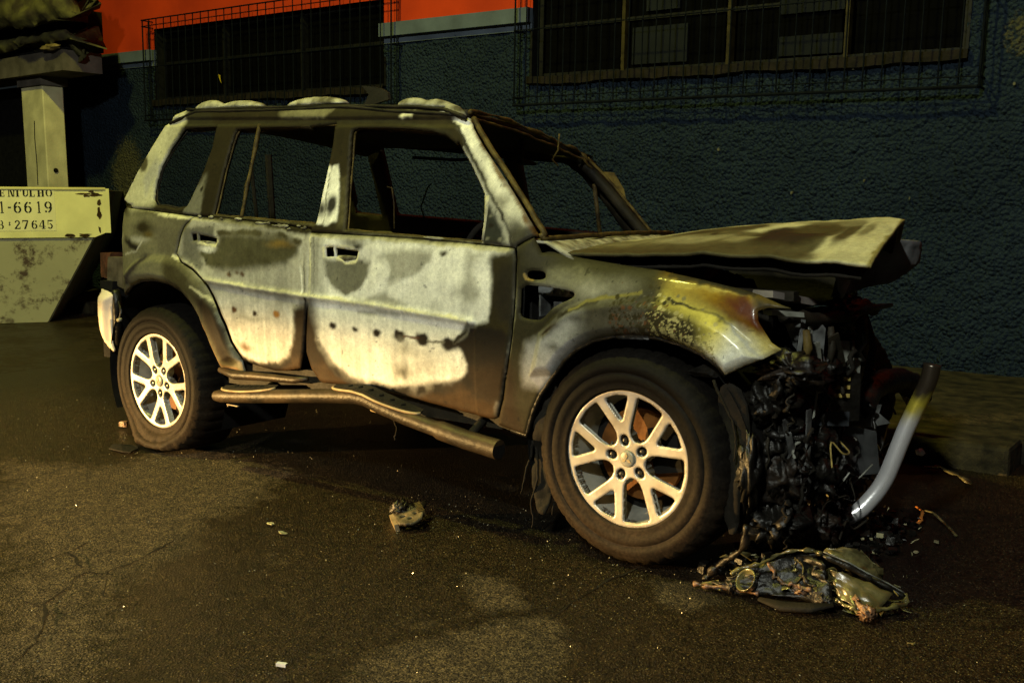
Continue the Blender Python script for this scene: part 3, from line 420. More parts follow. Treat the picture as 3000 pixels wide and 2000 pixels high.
def stucco_mat():
    m, nt, b = nodes_of('roughcast_blue'); L = nt.links
    tc = N(nt, 'ShaderNodeTexCoord'); mp = N(nt, 'ShaderNodeMapping'); L.new(tc.outputs['Object'], mp.inputs[0])
    def noise(s, d, r=.55, dist=0):
        n = N(nt, 'ShaderNodeTexNoise'); n.inputs['Scale'].default_value = s; n.inputs['Detail'].default_value = d; n.inputs['Roughness'].default_value = r; n.inputs['Distortion'].default_value = dist
        L.new(mp.outputs[0], n.inputs['Vector']); return n
    lump = noise(34, 5, .6, .4); big = noise(1.1, 6); spot = noise(2.3, 8, .7)
    r = N(nt, 'ShaderNodeValToRGB'); e = r.color_ramp.elements
    e[0].position = .3; e[0].color = (.0125, .0215, .036, 1); e[1].position = .72; e[1].color = (.021, .035, .056, 1)
    L.new(big.outputs[0], r.inputs[0])
    # paint flaked off to the pale render
    mr = N(nt, 'ShaderNodeMapRange'); mr.inputs['From Min'].default_value = .71; mr.inputs['From Max'].default_value = .74
    L.new(spot.outputs[0], mr.inputs[0])
    mx = N(nt, 'ShaderNodeMix', data_type='RGBA'); L.new(mr.outputs[0], mx.inputs[0]); L.new(r.outputs[0], mx.inputs[6]); mx.inputs[7].default_value = (.10, .10, .06, 1)
    at = N(nt, 'ShaderNodeVertexColor', layer_name='Col'); sp = N(nt, 'ShaderNodeSeparateColor'); L.new(at.outputs['Color'], sp.inputs[0])
    ad = N(nt, 'ShaderNodeMath', operation='MULTIPLY_ADD'); L.new(lump.outputs[0], ad.inputs[0]); ad.inputs[1].default_value = 1.6; L.new(sp.outputs[0], ad.inputs[2])
    m2 = N(nt, 'ShaderNodeMapRange'); m2.inputs['From Min'].default_value = 1.25; m2.inputs['From Max'].default_value = 1.55; L.new(ad.outputs[0], m2.inputs[0])
    mx2 = N(nt, 'ShaderNodeMix', data_type='RGBA'); L.new(m2.outputs[0], mx2.inputs[0]); L.new(mx.outputs[2], mx2.inputs[6]); mx2.inputs[7].default_value = (.085, .08, .045, 1)
    L.new(mx2.outputs[2], b.inputs['Base Color']); b.inputs['Roughness'].default_value = .85; b.inputs['Specular IOR Level'].default_value = .1
    bp = N(nt, 'ShaderNodeBump'); bp.inputs['Strength'].default_value = 1.0; bp.inputs['Distance'].default_value = .05
    vo = N(nt, 'ShaderNodeTexVoronoi', feature='F1'); vo.inputs['Scale'].default_value = 36; L.new(mp.outputs[0], vo.inputs['Vector'])
    hh = N(nt, 'ShaderNodeMath', operation='MULTIPLY_ADD'); L.new(vo.outputs['Distance'], hh.inputs[0]); hh.inputs[1].default_value = -.8; L.new(lump.outputs[0], hh.inputs[2])
    L.new(hh.outputs[0], bp.inputs['Height']); L.new(bp.outputs[0], b.inputs['Normal'])
    return m
def skip_mat():
    m, nt, b = nodes_of('rusting_skip_steel'); L = nt.links
    tc = N(nt, 'ShaderNodeTexCoord')
    def noise(s, d, r=.65):
        n = N(nt, 'ShaderNodeTexNoise'); n.inputs['Scale'].default_value = s; n.inputs['Detail'].default_value = d; n.inputs['Roughness'].default_value = r
        L.new(tc.outputs['Object'], n.inputs['Vector']); return n
    a = noise(5, 8, .72); c = noise(1.6, 4)
    mr = N(nt, 'ShaderNodeMapRange'); mr.inputs['From Min'].default_value = .53; mr.inputs['From Max'].default_value = .64; L.new(a.outputs[0], mr.inputs[0])
    r = N(nt, 'ShaderNodeValToRGB'); L.new(c.outputs[0], r.inputs[0]); r.color_ramp.elements[0].color = (.26, .245, .14, 1); r.color_ramp.elements[1].color = (.42, .39, .23, 1)
    mx = N(nt, 'ShaderNodeMix', data_type='RGBA'); L.new(mr.outputs[0], mx.inputs[0]); L.new(r.outputs[0], mx.inputs[6]); mx.inputs[7].default_value = (.055, .030, .012, 1)
    L.new(mx.outputs[2], b.inputs['Base Color']); b.inputs['Roughness'].default_value = .7
    bp = N(nt, 'ShaderNodeBump'); bp.inputs['Strength'].default_value = .4; bp.inputs['Distance'].default_value = .01
    L.new(a.outputs[0], bp.inputs['Height']); L.new(bp.outputs[0], b.inputs['Normal'])
    return m
M['road'] = road_mat(); M['stucco'] = stucco_mat(); M['skip'] = skip_mat()
# ================================================================== THE SETTING
# road: one sheet, finely divided where it is seen
ax = np.concatenate([[-150, -80, -40, -20, -12, -8], np.arange(-6.2, 4.6, .028), [5, 6, 8, 12, 20, 40, 90]])
ay = np.concatenate([[-90, -40, -20, -10, -6, -4], np.arange(-3.0, 1.45, .028), [2, 3, 5, 10, 30, 90]])
GX, GY = np.meshgrid(ax, ay, indexing='ij'); gx = GX.ravel(); gy = GY.ravel()
def soft_in(polys, soft):
    w = np.zeros(gx.shape)
    for p in polys:
        d, _, _ = segdist(gx, gy, p); sd = np.where(inside(gx, gy, p), -d, d); w = np.maximum(w, smooth(.5-sd/(2*soft)))
    return w
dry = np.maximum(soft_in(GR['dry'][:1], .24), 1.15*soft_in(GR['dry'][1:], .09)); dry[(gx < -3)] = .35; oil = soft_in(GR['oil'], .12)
fine = (gx > -6.2) & (gx < 4.5) & (gy > -3) & (gy < 1.4)
gz = np.where(fine, .006*fbm(gx*1.3, gy*1.3)+.003*fbm(gx*6, gy*6), 0)-.004
ny = len(ay); ii, jj = np.meshgrid(np.arange(len(ax)-1), np.arange(ny-1), indexing='ij'); ii = ii.ravel(); jj = jj.ravel()
F = np.stack([ii*ny+jj, (ii+1)*ny+jj, (ii+1)*ny+jj+1, ii*ny+jj+1], 1)
road = mesh_obj('road', np.stack([gx, gy, gz], 1), F, M['road'], None, None, True, np.stack([dry, oil, oil*0], 1))
tag(road, kind='structure')
for i, pl in enumerate(GR['cracks']):        # cracks in the asphalt: narrow dark gaps of uneven width
    P = []
    for a, b in zip(pl[:-1], pl[1:]):
        n = max(2, int(math.hypot(b[0]-a[0], b[1]-a[1])/.03))
        for k in range(n): t = k/n; P.append((a[0]+(b[0]-a[0])*t, a[1]+(b[1]-a[1])*t))
    P.append(pl[-1]); P = np.array(P); s = np.arange(len(P))
    P[:, 0] += .022*fbm(s*.21+i*9, s*0+i)+.012*fbm(s*.9+i, s*0+3); P[:, 1] += .022*fbm(s*.23+i*5, s*0+i+40)+.012*fbm(s*.8+i, s*0+13)
    wd = (.0018+.0075*np.clip(fbm(s*.45+i, s*0+7)+.15, 0, 1))*smooth(np.minimum(s+2, len(s)-s+1)/6.)
    T = np.gradient(P, axis=0); T /= np.linalg.norm(T, axis=1)[:, None]+1e-9; Nn = np.stack([-T[:, 1], T[:, 0]], 1)
    def gzf(x, y): return .006*fbm(x*1.3, y*1.3)+.003*fbm(x*6, y*6)-.0005
    A = P+Nn*wd[:, None]; B = P-Nn*wd[:, None]
    v = np.concatenate([np.c_[A, gzf(A[:, 0], A[:, 1])], np.c_[B, gzf(B[:, 0], B[:, 1])]]); n = len(P)
    mesh_obj('crack', v, [(k, k+1, n+k+1, n+k) for k in range(n-1)], M['crack'], road)
# pavement with kerb stones; the kerb swings back towards the wall on the left
def kerb_y(x): return 1.20+1.12*float(smooth(np.array((-1.2-x)/2.6)))
kxs = list(np.arange(-40, 30, .5)); poly = [(x, kerb_y(x)+.30) for x in kxs]+[(30, 3.60), (-40, 3.60)]
mb = MB(); n = len(kxs)
mb.add([(x, kerb_y(x)+.30, .118) for x in kxs]+[(x, 3.6, .118) for x in kxs]+[(x, kerb_y(x)+.30, -.1) for x in kxs], [(i, i+1, n+i+1, n+i) for i in range(n-1)]+[(2*n+i, 2*n+i+1, i+1, i) for i in range(n-1)])
pav = mb.build('pavement', M['kerb']); tag(pav, kind='structure')
kx = -16.0; k = 0
while kx < 9:
    Lk = .98; h = .125+.008*math.sin(k*1.7); jt = .02*math.sin(k*2.1)
    a = Vector((kx+.012, kerb_y(kx)+jt, 0)); c = Vector((kx+Lk-.012, kerb_y(kx+Lk)+jt, 0))
    mb = MB(); q = [a, c, c+Vector((0, .295-jt, 0)), a+Vector((0, .295-jt, 0))]
    mb.add([(p.x, p.y, -.1) for p in q]+[(p.x, p.y, h) for p in q], [(3, 2, 1, 0), (4, 5, 6, 7), (0, 1, 5, 4), (1, 2, 6, 5), (2, 3, 7, 6), (3, 0, 4, 7)])
    o = mb.build('kerb_stone', M['kerb'], pav, None); bv = o.modifiers.new('worn_edge', 'BEVEL'); bv.width = .022; bv.segments = 2
    kx += Lk; k += 1
    if abs(kx-3.47) < .5: kx += .07        # missing piece over the gully
# ------------------------------------------------------------------ the building (courses run level; the street falls slightly against them)
bld = bpy.data.objects.new('blue_and_orange_building', None); COL.objects.link(bld); bld.location = (2.7, 3.42, 0); bld.rotation_euler = (0, .022, 0)
tag(bld, 'blue roughcast building with orange upper wall and two barred windows behind the burnt car', 'building')
def bpart(mb, name, mat, parent=bld, sm=False):
    o = mesh_obj(name, mb.v, mb.f, mat, None, None, sm); o.parent = parent; o.location = (0, 0, 0); return o
SX = [-11.15, -9.09, -5.33, -3.56, -.02, 16]; ZW0, ZW1 = 2.235, 3.06
# stucco: lower wall, finely enough divided to carry the flaked-paint mask
wx_ = np.concatenate([np.arange(-11.15, -4.5, .06), np.arange(-4.5, 1.6, .026), np.arange(1.6, 16.1, .5)]); wz_ = np.arange(-.1, 2.69, .026)
def wallgrid(xs, zs, name, mat):
    X, Z = np.meshgrid(xs, zs, indexing='ij'); X = X.ravel(); Z = Z.ravel(); nz = len(zs)
    fs = []
    for i in range(len(xs)-1):
        for j in range(nz-1):
            cx = (xs[i]+xs[i+1])/2; cz = (zs[j]+zs[j+1])/2
            if cz > ZW0 and cz < ZW1 and (SX[1] < cx < SX[2] or SX[3] < cx < SX[4]): continue
            fs.append((i*nz+j, (i+1)*nz+j, (i+1)*nz+j+1, i*nz+j+1))
    w = np.maximum(np.exp(-(((X+9.75)/.42)**2+((Z-1.35)/.55)**2)**2), np.exp(-(((X-.33)/.16)**2+((Z-2.33)/.2)**2)**2))
    w = np.maximum(w, .55*np.exp(-(((X+10.2)/.5)**2+((Z-.7)/.5)**2)))
    Y = X*0
    if mat is M['stucco']: Y = -.022*np.clip(fbm(X*9, Z*9, 3), -.3, 1)-.034*np.clip(vnoise(X*17+5, Z*17), -.12, 1)+.008
    w = w*np.where(X < -5, .84, .66)
    o = mesh_obj(name, np.stack([X, Y, Z], 1), fs, mat, None, None, True, np.stack([w, w*0, w*0], 1)); o.parent = bld; o.location = (0,0,0)
    return o
xs = np.unique(np.round(np.concatenate([wx_, SX]), 4)); xs = xs[(xs >= -11.15)]
wallgrid(xs, np.unique(np.round(np.concatenate([wz_[wz_ < 2.7], [ZW0, 2.70]]), 4)), 'roughcast_wall', M['stucco'])
wallgrid(np.array(SX), np.array([2.822, ZW1, 6.0]), 'orange_wall', M['orange'])
for a, b in ((SX[0], SX[1]), (SX[2], SX[3]), (SX[4], SX[5])):
    mb = MB(); mb.box(a, b, -.075, .02, 2.700, 2.822); mb.box(a, b, -.012, .02, 2.640, 2.697); bpart(mb, 'ledge', M['ledge'])
mb = MB(); mb.box(SX[0]-.0, SX[0]+.02, .001, 8, -.6, 6); bpart(mb, 'end_wall', M['stucco'])
# small chips where the paint has come off
r3 = np.random.default_rng(8)
for s, z in [(-.62, 1.398), (-1.147, 1.303), (-.30, 1.28), (.30, 2.02), (-.75, 2.17), (-1.75, 1.62)]:
    rr = .4+.75*r3.random(); q = [(s+rr*(.007+.008*r3.random())*math.cos(k*.785), z+rr*(.010+.012*r3.random())*math.sin(k*.785)) for k in range(8)]
    mb = MB(); mb.prism(q, lambda a, c: (a, -.020, c), lambda a, c: (a, .0, c)); bpart(mb, 'plaster_chip', M['chip'] if 'chip' in M else M.setdefault('chip', simple('bare_plaster', (.11, .105, .065), .9)))
# windows: reveal, iron frame with posts, dark panes, black room behind
def window(s0, s1, posts, boards, key, pm='mullion'):
    w = bpy.data.objects.new('window', None); COL.objects.link(w); w.parent = bld
    mb = MB(); e = .002
    mb.box(s0-.02, s0, e, .9, ZW0, ZW1); mb.box(s1, s1+.02, e, .9, ZW0, ZW1); mb.box(s0, s1, e, .9, ZW1, ZW1+.02)
    bpart(mb, 'reveal', M['frameiron'], w)
    mb = MB(); mb.box(s0, s1, .88, .9, ZW0, ZW1); mb.box(s0, s1, .005, .9, ZW0-.03, ZW0-.001); bpart(mb, 'dark_room', M['void'], w)
    # crumbling sill
    n = 60; v = []; f = []
    for i in range(n+1):
        s = s0-.03+(s1-s0+.06)*i/n; j1 = .018*float(fbm(s*5, key)); j2 = .022*float(fbm(s*7, key+5)); dz = -.055+.02*float(fbm(s*4, key+9))
        v += [(s, .14, ZW0+.004+j1*.5), (s, -.05+j2, ZW0+.012+j1), (s, -.055+j2, ZW0+dz+j1), (s, .0, ZW0+dz-.01+j1)]
    for i in range(n):
        for q in range(3): f.append((i*4+q, (i+1)*4+q, (i+1)*4+q+1, i*4+q+1))
    mm = MB(); mm.add(v, f); bpart(mm, 'sill', M['silld'], w)
    edges = [s0]+[p for p, _ in posts]+[s1]
    mb = MB()
    for z0, z1 in ((ZW0+.012, ZW0+.05), (2.66, 2.69), (ZW1-.05, ZW1-.002)): mb.box(s0+.004, s1-.004, .11, .15, z0, z1)
    mb.box(s0+.004, s0+.045, .105, .155, ZW0+.012, ZW1-.002); mb.box(s1-.045, s1-.004, .105, .155, ZW0+.012, ZW1-.002); bpart(mb, 'frame', M['frameiron'], w)
    for p, wd in posts:
        mb = MB(); mb.box(p-wd/2, p+wd/2, .085, .16, ZW0+.014, ZW1-.003); bpart(mb, 'window_post', M[pm], w)
    for a, b in zip(edges[:-1], edges[1:]):
        for z0, z1 in ((ZW0+.05, 2.66), (2.69, ZW1-.05)):
            mb = MB(); mb.box(a+.05, b-.05, .128, .134, z0+.004, z1-.004); bpart(mb, 'pane', M['pane'], w)
    for a, b, z0, z1 in boards:
        mb = MB(); mb.box(a, b, .100, .118, z0, z1); bpart(mb, 'board', M['board'], w)
    return w
window(SX[1], SX[2], [(-7.9, .05), (-6.6, .05)], [], 3.0, 'frameiron')
window(SX[3], SX[4], [(-2.70, .030), (-1.76, .034), (-.85, .030)], [(-1.36, -.88, 2.30, 2.44), (-1.36, -.88, 2.60, 2.90), (-2.62, -2.12, 2.31, 2.60), (-2.5, -2.2, 2.72, 2.95)], 8.0)
# window cages: every bar its own object
def cage(s0, s1, zb, zt, n, off, rails):
    g = bpy.data.objects.new('window_cage', None); COL.objects.link(g); g.parent = bld
    t = .006
    mb = MB(); mb.tube([(0, 0, 0), (0, 0, zt-zb)], t, 6); me = None
    for i in range(n+1):
        s = s0+(s1-s0)*i/n
        if me is None: o = bpart(mb, 'bar', M['grille'], g); me = o.data
        else: o = bpy.data.objects.new('bar', me); COL.objects.link(o); o.parent = g
        o.location = (s+.004*math.sin(i*5.1), -off, zb)
        o.scale = (1.4, 1.4, 1) if i in (0, n) else (1, 1, 1)
    for z, r in rails:
        mb = MB(); mb.tube([(s0, -off-.014, z), ((s0+s1)/2, -off-.014, z+.004), (s1, -off-.014, z)], r, 6); bpart(mb, 'rail', M['grille'], g)
        for s in (s0, s1):
            mb = MB(); mb.tube([(s, -off, z), (s, .03, z)], .007, 6); bpart(mb, 'side_rail', M['grille'], g)
    for s in (s0, s1):
        for q in (1,):
            mb = MB(); mb.tube([(s, -off*.45, zb), (s, -off*.45, zt)], .006, 6); bpart(mb, 'bar', M['grille'], g)
    return g
cage(-9.11, -5.10, 2.0, 3.14, 29, .14, [(2.0, .012), (2.06, .005), (2.61, .005), (3.07, .005), (3.14, .008)])
cage(-3.64, .115, 2.0, 3.14, 30, .14, [(2.0, .013), (2.065, .005), (2.62, .005), (3.07, .005), (3.14, .008)])
mb = MB(); mb.add([(-8.02, .09, 2.50), (-7.985, .09, 2.49), (-7.98, .09, 2.44), (-7.965, .09, 2.40), (-8.0, .09, 2.455)], [(0, 1, 2, 3, 4)]); o = bpart(mb, 'yellow_fleck', simple('plain_yellow', (.55, .40, .02), .5, var=.1)); solidify(o, .004)  # small flat yellow fleck in the left window
# ------------------------------------------------------------------ gate pillar and mossy tiled canopy, far left
pil = empty('gate_pillar', (-7.22, 2.5, 0)); tag(pil, 'pale rendered gate pillar rising behind the yellow skip', 'pillar')
mb = MB(); mb.box(-7.71, -7.22, 2.5, 2.76, 0, 2.60); o = mb.build('shaft', M['concrete'], pil, None); bv = o.modifiers.new('b', 'BEVEL'); bv.width = .012
mb = MB(); mb.box(-7.74, -7.19, 2.47, 2.80, 2.60, 2.70); mb.build('capital', M['beam'], pil, None)
mb = MB(); mb.tube([(-7.215, 2.60, 1.62), (-7.205, 2.60, 1.62)], .028, 10); mb.build('bolt_hole', M['void'], pil, None)
mb = MB(); mb.tube([(-7.45, 2.498, 1.45), (-7.44, 2.498, 1.7), (-7.455, 2.498, 2.0), (-7.44, 2.498, 2.2)], .006, 5); mb.build('crack', M['crack'], pil, None)
gt = empty('metal_gate', (-10, 2.95, 0)); tag(gt, 'dark sheet-metal gate left of the pale gate pillar', 'gate')
for k in range(9): mb = MB(); mb.box(-7.73-.72*(k+1)+.006, -7.73-.72*k-.006, 2.93, 2.96, .15, 2.70); mb.build('gate_panel', M['frameiron'], gt, None)
mb = MB(); mb.box(-14.2, -7.73, 2.965, 3.0, .12, 2.702); mb.build('gate_frame', M['void'], gt, None)
can = empty('tiled_canopy', (-8.6, 2.4, 2.72)); tag(can, 'mossy tiled canopy on a concrete beam above the gate pillar', 'canopy')
mb = MB(); mb.box(-14, -6.50, 2.36, 2.84, 2.703, 2.93); o = mb.build('beam', M['beam'], can, None)
def ragged(name, x0, x1, zt, zb, amp, y, th, seed, mat):
    # mossy mass with a ragged, drooping lower edge
    n = 60; bot = [(x0+(x1-x0)*i/n, zb+amp*float(fbm(i*.42+seed, seed*2.0, 4))) for i in range(n+1)]
    out = bot+[(x1+.02, zt-.12), (x1-.10, zt), (x0, zt+.03)]
    x, z, f = grid_panel(out, [], .035); d = edge_dist(x, z, out, [])
    yy = y+.09*fbm(x*3.1+seed, z*4.0)+.03*fbm(x*11, z*11+seed)+.10*np.exp(-(d/.06)**2)
    o = mesh_obj(name, np.stack([x, yy, z], 1), f, mat, can); solidify(o, th); return o
ragged('roof_edge', -12, -5.92, 3.72, 3.17, .10, 2.02, .5, 3.0, M['tile'])
ragged('eave_tiles', -12, -6.22, 3.12, 2.99, .09, 2.20, .4, 9.0, M['tile'])
mb = MB(); mb.box(-12, -6.55, 2.45, 2.9, 2.95, 3.4); mb.build('eave_core', M['void'], can, None)
mb = MB(); mb.blob((-6.65, 2.31, 2.955), (.17, .06, .035), .3, 2.5, 4); mb.build('broken_tile', simple('broken_tile_edge', (.22, .16, .06), .8), can, None, True)
# ------------------------------------------------------------------ rubble skip, left
SO = Vector((-5.8275, 1.648, 0)); SN = Vector((.80, -.60, 0)); SU = Vector((-.60, -.80, 0))
def sk(a, h, d=0.0): return tuple(SO+SU*a+SN*d+Vector((0, 0, h)))
skp = empty('rubble_skip', tuple(SO)); tag(skp, 'yellow and grey steel rubble skip with stencilled black lettering at the left', 'skip')
def skprism(poly, d0, d1, name, mat):
    mb = MB(); mb.prism(poly, lambda a, h: sk(a, h, d0), lambda a, h: sk(a, h, d1)); o = mb.build(name, mat, skp, None); return o
WID = 2.2
skprism([(0, 0.0), (WID-.5, 0), (WID, .89), (-.50, .89)], -.03, 0, 'end_panel', M['skip'])
o = skprism([(-.515, .885), (WID, .885), (WID, 1.40), (-.63, 1.388), (-.62, .93)], -.02, .03, 'top_plate', M['skip_y'])
mb = MB()
for a0, a1, h0, h1, q in ((0, -.5, 0, .89, 0),):
    mb.add([sk(0, 0, -.03), sk(-.5, .89, -.03), sk(-.62, 1.38, -.03), sk(-.62, 1.38, -2.6), sk(-.5, .89, -2.6), sk(0, 0, -2.2)], [(0, 1, 4, 5), (1, 2, 3, 4)])
o = mb.build('side_wall', M['skip'], skp, None); solidify(o, .01)
mb = MB(); mb.tube([sk(-.64, 1.385, .03), sk(WID, 1.40, .03)], .018, 8); mb.build('rim_rail', M['skip_y'], skp, None, True)
mb = MB(); mb.box(0, .035, -.03, .03, 0, .46, Matrix.Translation(sk(-.645, .93, 0))@Matrix.Rotation(math.atan2(SN.y, SN.x), 4, 'Z')); mb.build('corner_strip', M['skip_y'], skp, None)
for i in range(16):       # rust scabs with their own ragged shape
    r3 = np.random.default_rng(100+i)
    if i < 6: a, h, ra, rh = -.40-.16*r3.random(), 1.30+.06*r3.random(), .02+.06*r3.random(), .006+.012*r3.random()
    elif i < 11: a, h, ra, rh = -.585+.02*r3.random(), .95+.35*r3.random(), .012+.012*r3.random(), .02+.03*r3.random()
    else: a, h, ra, rh = -.45+.25*r3.random(), .895+.025*r3.random(), .03+.04*r3.random(), .006+.012*r3.random()
    pts = [(a+ra*(1+.5*float(fbm(q*.7, i)))*math.cos(q*.449), h+rh*(1+.8*float(fbm(q*.9, i+5)))*math.sin(q*.449)) for q in range(14)]
    skprism(pts, .0302, .0325, 'rust_scab', M['rustscab'] if 'rustscab' in M else M.setdefault('rustscab', simple('rust_scab', (.10, .055, .015), .9, c2=(.03, .018, .008), scale=30)))
# white sign plate and stencilled letters (serifed, with stencil gaps)
skprism([(-.145, .955), (WID-.1, .955), (WID-.1, 1.392), (-.145, 1.392)], .0305, .034, 'sign_plate', simple('sign_white', (.82, .77, .40), .6, var=.08, scale=6))
def arcs(cx, cy, rx, ry, a0, a1, t, tt):
    """ring segment with thick sides and thin top/bottom"""
    out = []; n = 8
    for i in range(n):
        b0 = math.radians(a0+(a1-a0)*i/n); b1 = math.radians(a0+(a1-a0)*(i+1)/n)
        def q(b, k):
            s = 1-k*(t*abs(math.cos(b))+tt*abs(math.sin(b)))/max(.01, (rx*abs(math.cos(b))+ry*abs(math.sin(b)))); return (cx+rx*s*math.cos(b), cy+ry*s*math.sin(b))
        out.append([q(b0, 0), q(b1, 0), q(b1, 1), q(b0, 1)])
    return out
def rc(x0, x1, y0, y1): return [(x0, y0), (x1, y0), (x1, y1), (x0, y1)]
GL = {
 'E': [rc(.12,.36,0,1), rc(0,.7,0,.08), rc(0,.7,.92,1), rc(.40,.6,.46,.54), rc(.62,.7,0,.25), rc(.62,.7,.75,1), rc(.54,.6,.36,.64)],
 'N': [rc(.08,.2,0,1), rc(0,.3,0,.08), rc(0,.3,.93,1), rc(.68,.8,0,1), rc(.58,.9,.93,1), [(.2,1),(.42,1),(.7,.0),(.5,0)]],
 'T': [rc(.3,.54,0,1), rc(0,.84,.92,1), rc(0,.08,.7,1), rc(.76,.84,.7,1), rc(.2,.64,0,.07)],
 'U': [rc(.1,.34,.3,1), rc(0,.44,.93,1), rc(.66,.76,.3,1), rc(.56,.88,.93,1)]+arcs(.43,.33,.33,.33,180,360,.2,.1),
 'L': [rc(.12,.36,0,1), rc(0,.48,.93,1), rc(0,.72,0,.08), rc(.64,.72,0,.3)],
 'H': [rc(.08,.32,0,1), rc(0,.4,0,.07), rc(0,.4,.93,1), rc(.58,.82,0,1), rc(.5,.9,0,.07), rc(.5,.9,.93,1), rc(.36,.54,.46,.54)],
 'O': arcs(.43,.5,.42,.5,100,260,.24,.08)+arcs(.43,.5,.42,.5,-80,80,.24,.08),
 '1': [rc(.22,.46,.07,1), rc(.08,.6,0,.06), [(.05,.8),(.22,.92),(.22,1),(.05,.88)]],
 '-': [rc(.1,.6,.42,.54)],
 '6': arcs(.38,.31,.36,.31,95,265,.2,.08)+arcs(.38,.31,.36,.31,-85,85,.2,.08)+arcs(.5,.5,.48,.5,105,185,.22,.08)+[rc(.5,.68,.8,.94)],
 '9': arcs(.38,.69,.36,.31,95,265,.2,.08)+arcs(.38,.69,.36,.31,-85,85,.2,.08)+arcs(.26,.5,.48,.5,-75,5,.22,.08)+[rc(.06,.24,.06,.2)],
 '*': [rc(.22,.30,.35,.85), [(.05,.46),(.10,.40),(.47,.74),(.42,.80)], [(.05,.74),(.42,.40),(.47,.46),(.10,.80)]],
 '2': arcs(.36,.70,.33,.30,-20,170,.2,.08)+[[(.02,.1),(.2,.1),(.66,.62),(.46,.62)], rc(0,.72,0,.12), rc(.64,.72,0,.25)],
 '7': [rc(0,.72,.88,1), rc(0,.07,.72,1), [(.16,0),(.40,0),(.72,.86),(.56,.86)]],
 '4': [rc(.42,.64,0,1), rc(.3,.76,0,.06), rc(0,.38,.25,.33), rc(.68,.78,.25,.33), [(0,.33),(.1,.33),(.42,.9),(.42,1)]],
 '5': [rc(.1,.68,.88,1), rc(.06,.14,.45,1)]+arcs(.34,.31,.34,.31,-150,100,.2,.09),
 '8': arcs(.36,.73,.30,.27,100,260,.16,.07)+arcs(.36,.73,.30,.27,-80,80,.16,.07)+arcs(.36,.27,.36,.27,100,260,.19,.08)+arcs(.36,.27,.36,.27,-80,80,.19,.08)}
def letter(ch, a_right, h0, w, hh):
    mb = MB()
    for p in GL[ch]:
        poly = [(a_right+w*(1-min(1, x/.86)), h0+hh*y) for x, y in p]
        mb.prism(poly, lambda a, h: sk(a, h, .0345), lambda a, h: sk(a, h, .0370))
    mb.build('letter', M['print'], skp, None)
for txt, h0, hh, w, offs in (('ENTULHO', 1.307, .075, .066, (0, .079, .158, .223, .297, .357, .442)), ('1-6619', 1.140, .118, .085, (0, .105, .193, .292, .385, .455)), ('8*27645', .977, .090, .066, (0, .078, .152, .236, .312, .396, .468))):
    for ch, of in zip(reversed(txt), offs): letter(ch, -.133+.008+of, h0, w*(.6 if ch in '1-*' else 1.0), hh)
# ================================================================== THE BURNT CAR
car = empty('burnt_suv', (1.4, 0, 0))
tag(car, 'burnt-out four-door off-road car with melted nose, ash-white doors and open window frames', 'car')
def flank_panel(name, outline, holes, res, thick, parent=car, extra=None, rnd=.006, fn=flank, painter=paint_side):
    x, z, f = grid_panel(outline, holes, res)
    y = fn(x, z); d = edge_dist(x, z, outline, holes); y = y+rnd*np.exp(-(d/.007)**2)
    if extra: y = extra(x, y, z)
    c, g = painter(x, z)
    if name == 'front_fender': c, g = speckle_front(x, z, c, g)
    o = mesh_obj(name, np.stack([x, y, z], 1)-np.array([0, 0, 0]), f, M['burnt'], parent, None, True, c, g)
    if thick: solidify(o, thick)
    return o
def handle_dent(cx, cz, rx=.15, rz=.10):
    def e(x, y, z):
        q = ((x-cx)/rx)**2+((z-cz)/rz)**2; return y+.014*np.exp(-q*1.6)
    return e
fd = flank_panel('front_door', TR['front_door'], [TR['hole_fd1'], TR['hole_fd2']], .0062, .012, extra=handle_dent(1.40, 1.0))
rd = flank_panel('rear_door', TR['rear_door'], [TR['hole_rd1'], TR['hole_rd2']], .0062, .012, extra=handle_dent(.42, 1.04))
# inner door shells, dark behind the handle holes
for nm, par, p in (('inner_panel', fd, TR['front_door']), ('inner_panel', rd, TR['rear_door'])):
    x, z, f = grid_panel(p, [], .04); o = mesh_obj(nm, np.stack([x, ys(x, z)+.10, z], 1), f, M['void'], par); solidify(o, .01)
# handle remains inside the holes
mb = MB(); mb.tube([(1.325, -.868, 1.036), (1.38, -.874, 1.032), (1.44, -.872, 1.036)], [.008, .014, .008], 8); mb.tube([(1.318, -.872, 1.08), (1.318, -.874, 1.03)], .006, 6); mb.build('handle_stub', M['ashy'], fd, None, True)
mb = MB(); mb.tube([(.375, -.868, 1.078), (.43, -.872, 1.074), (.50, -.870, 1.072)], [.006, .010, .006], 8); mb.tube([(.362, -.874, 1.112), (.362, -.876, 1.08)], .006, 6); mb.build('handle_stub', M['ashy'], rd, None, True)
# quarter panel: outline closed behind the rounded rear corner
qp = TR['quarter']+[(-.36, .80), (-.56, .84), (-.60, 1.0), (-.585, 1.15), (-.545, 1.245), (-.36, 1.242), (-.10, 1.226)]
quarter = flank_panel('rear_quarter_panel', qp, [], .0068, .010)
fender = flank_panel('front_fender', TR['fender'], [chaikin(TR['vent']), chaikin(TR['oval'])], .0036, .008)
# dark recess and reservoir behind the open vent
mb = MB(); mb.box(2.20, 2.66, -.76, -.74, .78, 1.08); mb.build('vent_backing', M['void'], fender, None)
mb = MB(); mb.box(2.33, 2.53, -.80, -.765, .925, .958); mb.box(2.355, 2.362, -.83, -.765, .85, .93); mb.box(2.40, 2.46, -.80, -.765, .84, .905); mb.build('bracket', M['alu'], fender, None)
for i in range(4): mb = MB(); mb.tube([(2.40+.038*i, -.812, .94), (2.40+.038*i, -.803, .94)], .006, 8); mb.build('bolt', M['palebar'], fender, None)
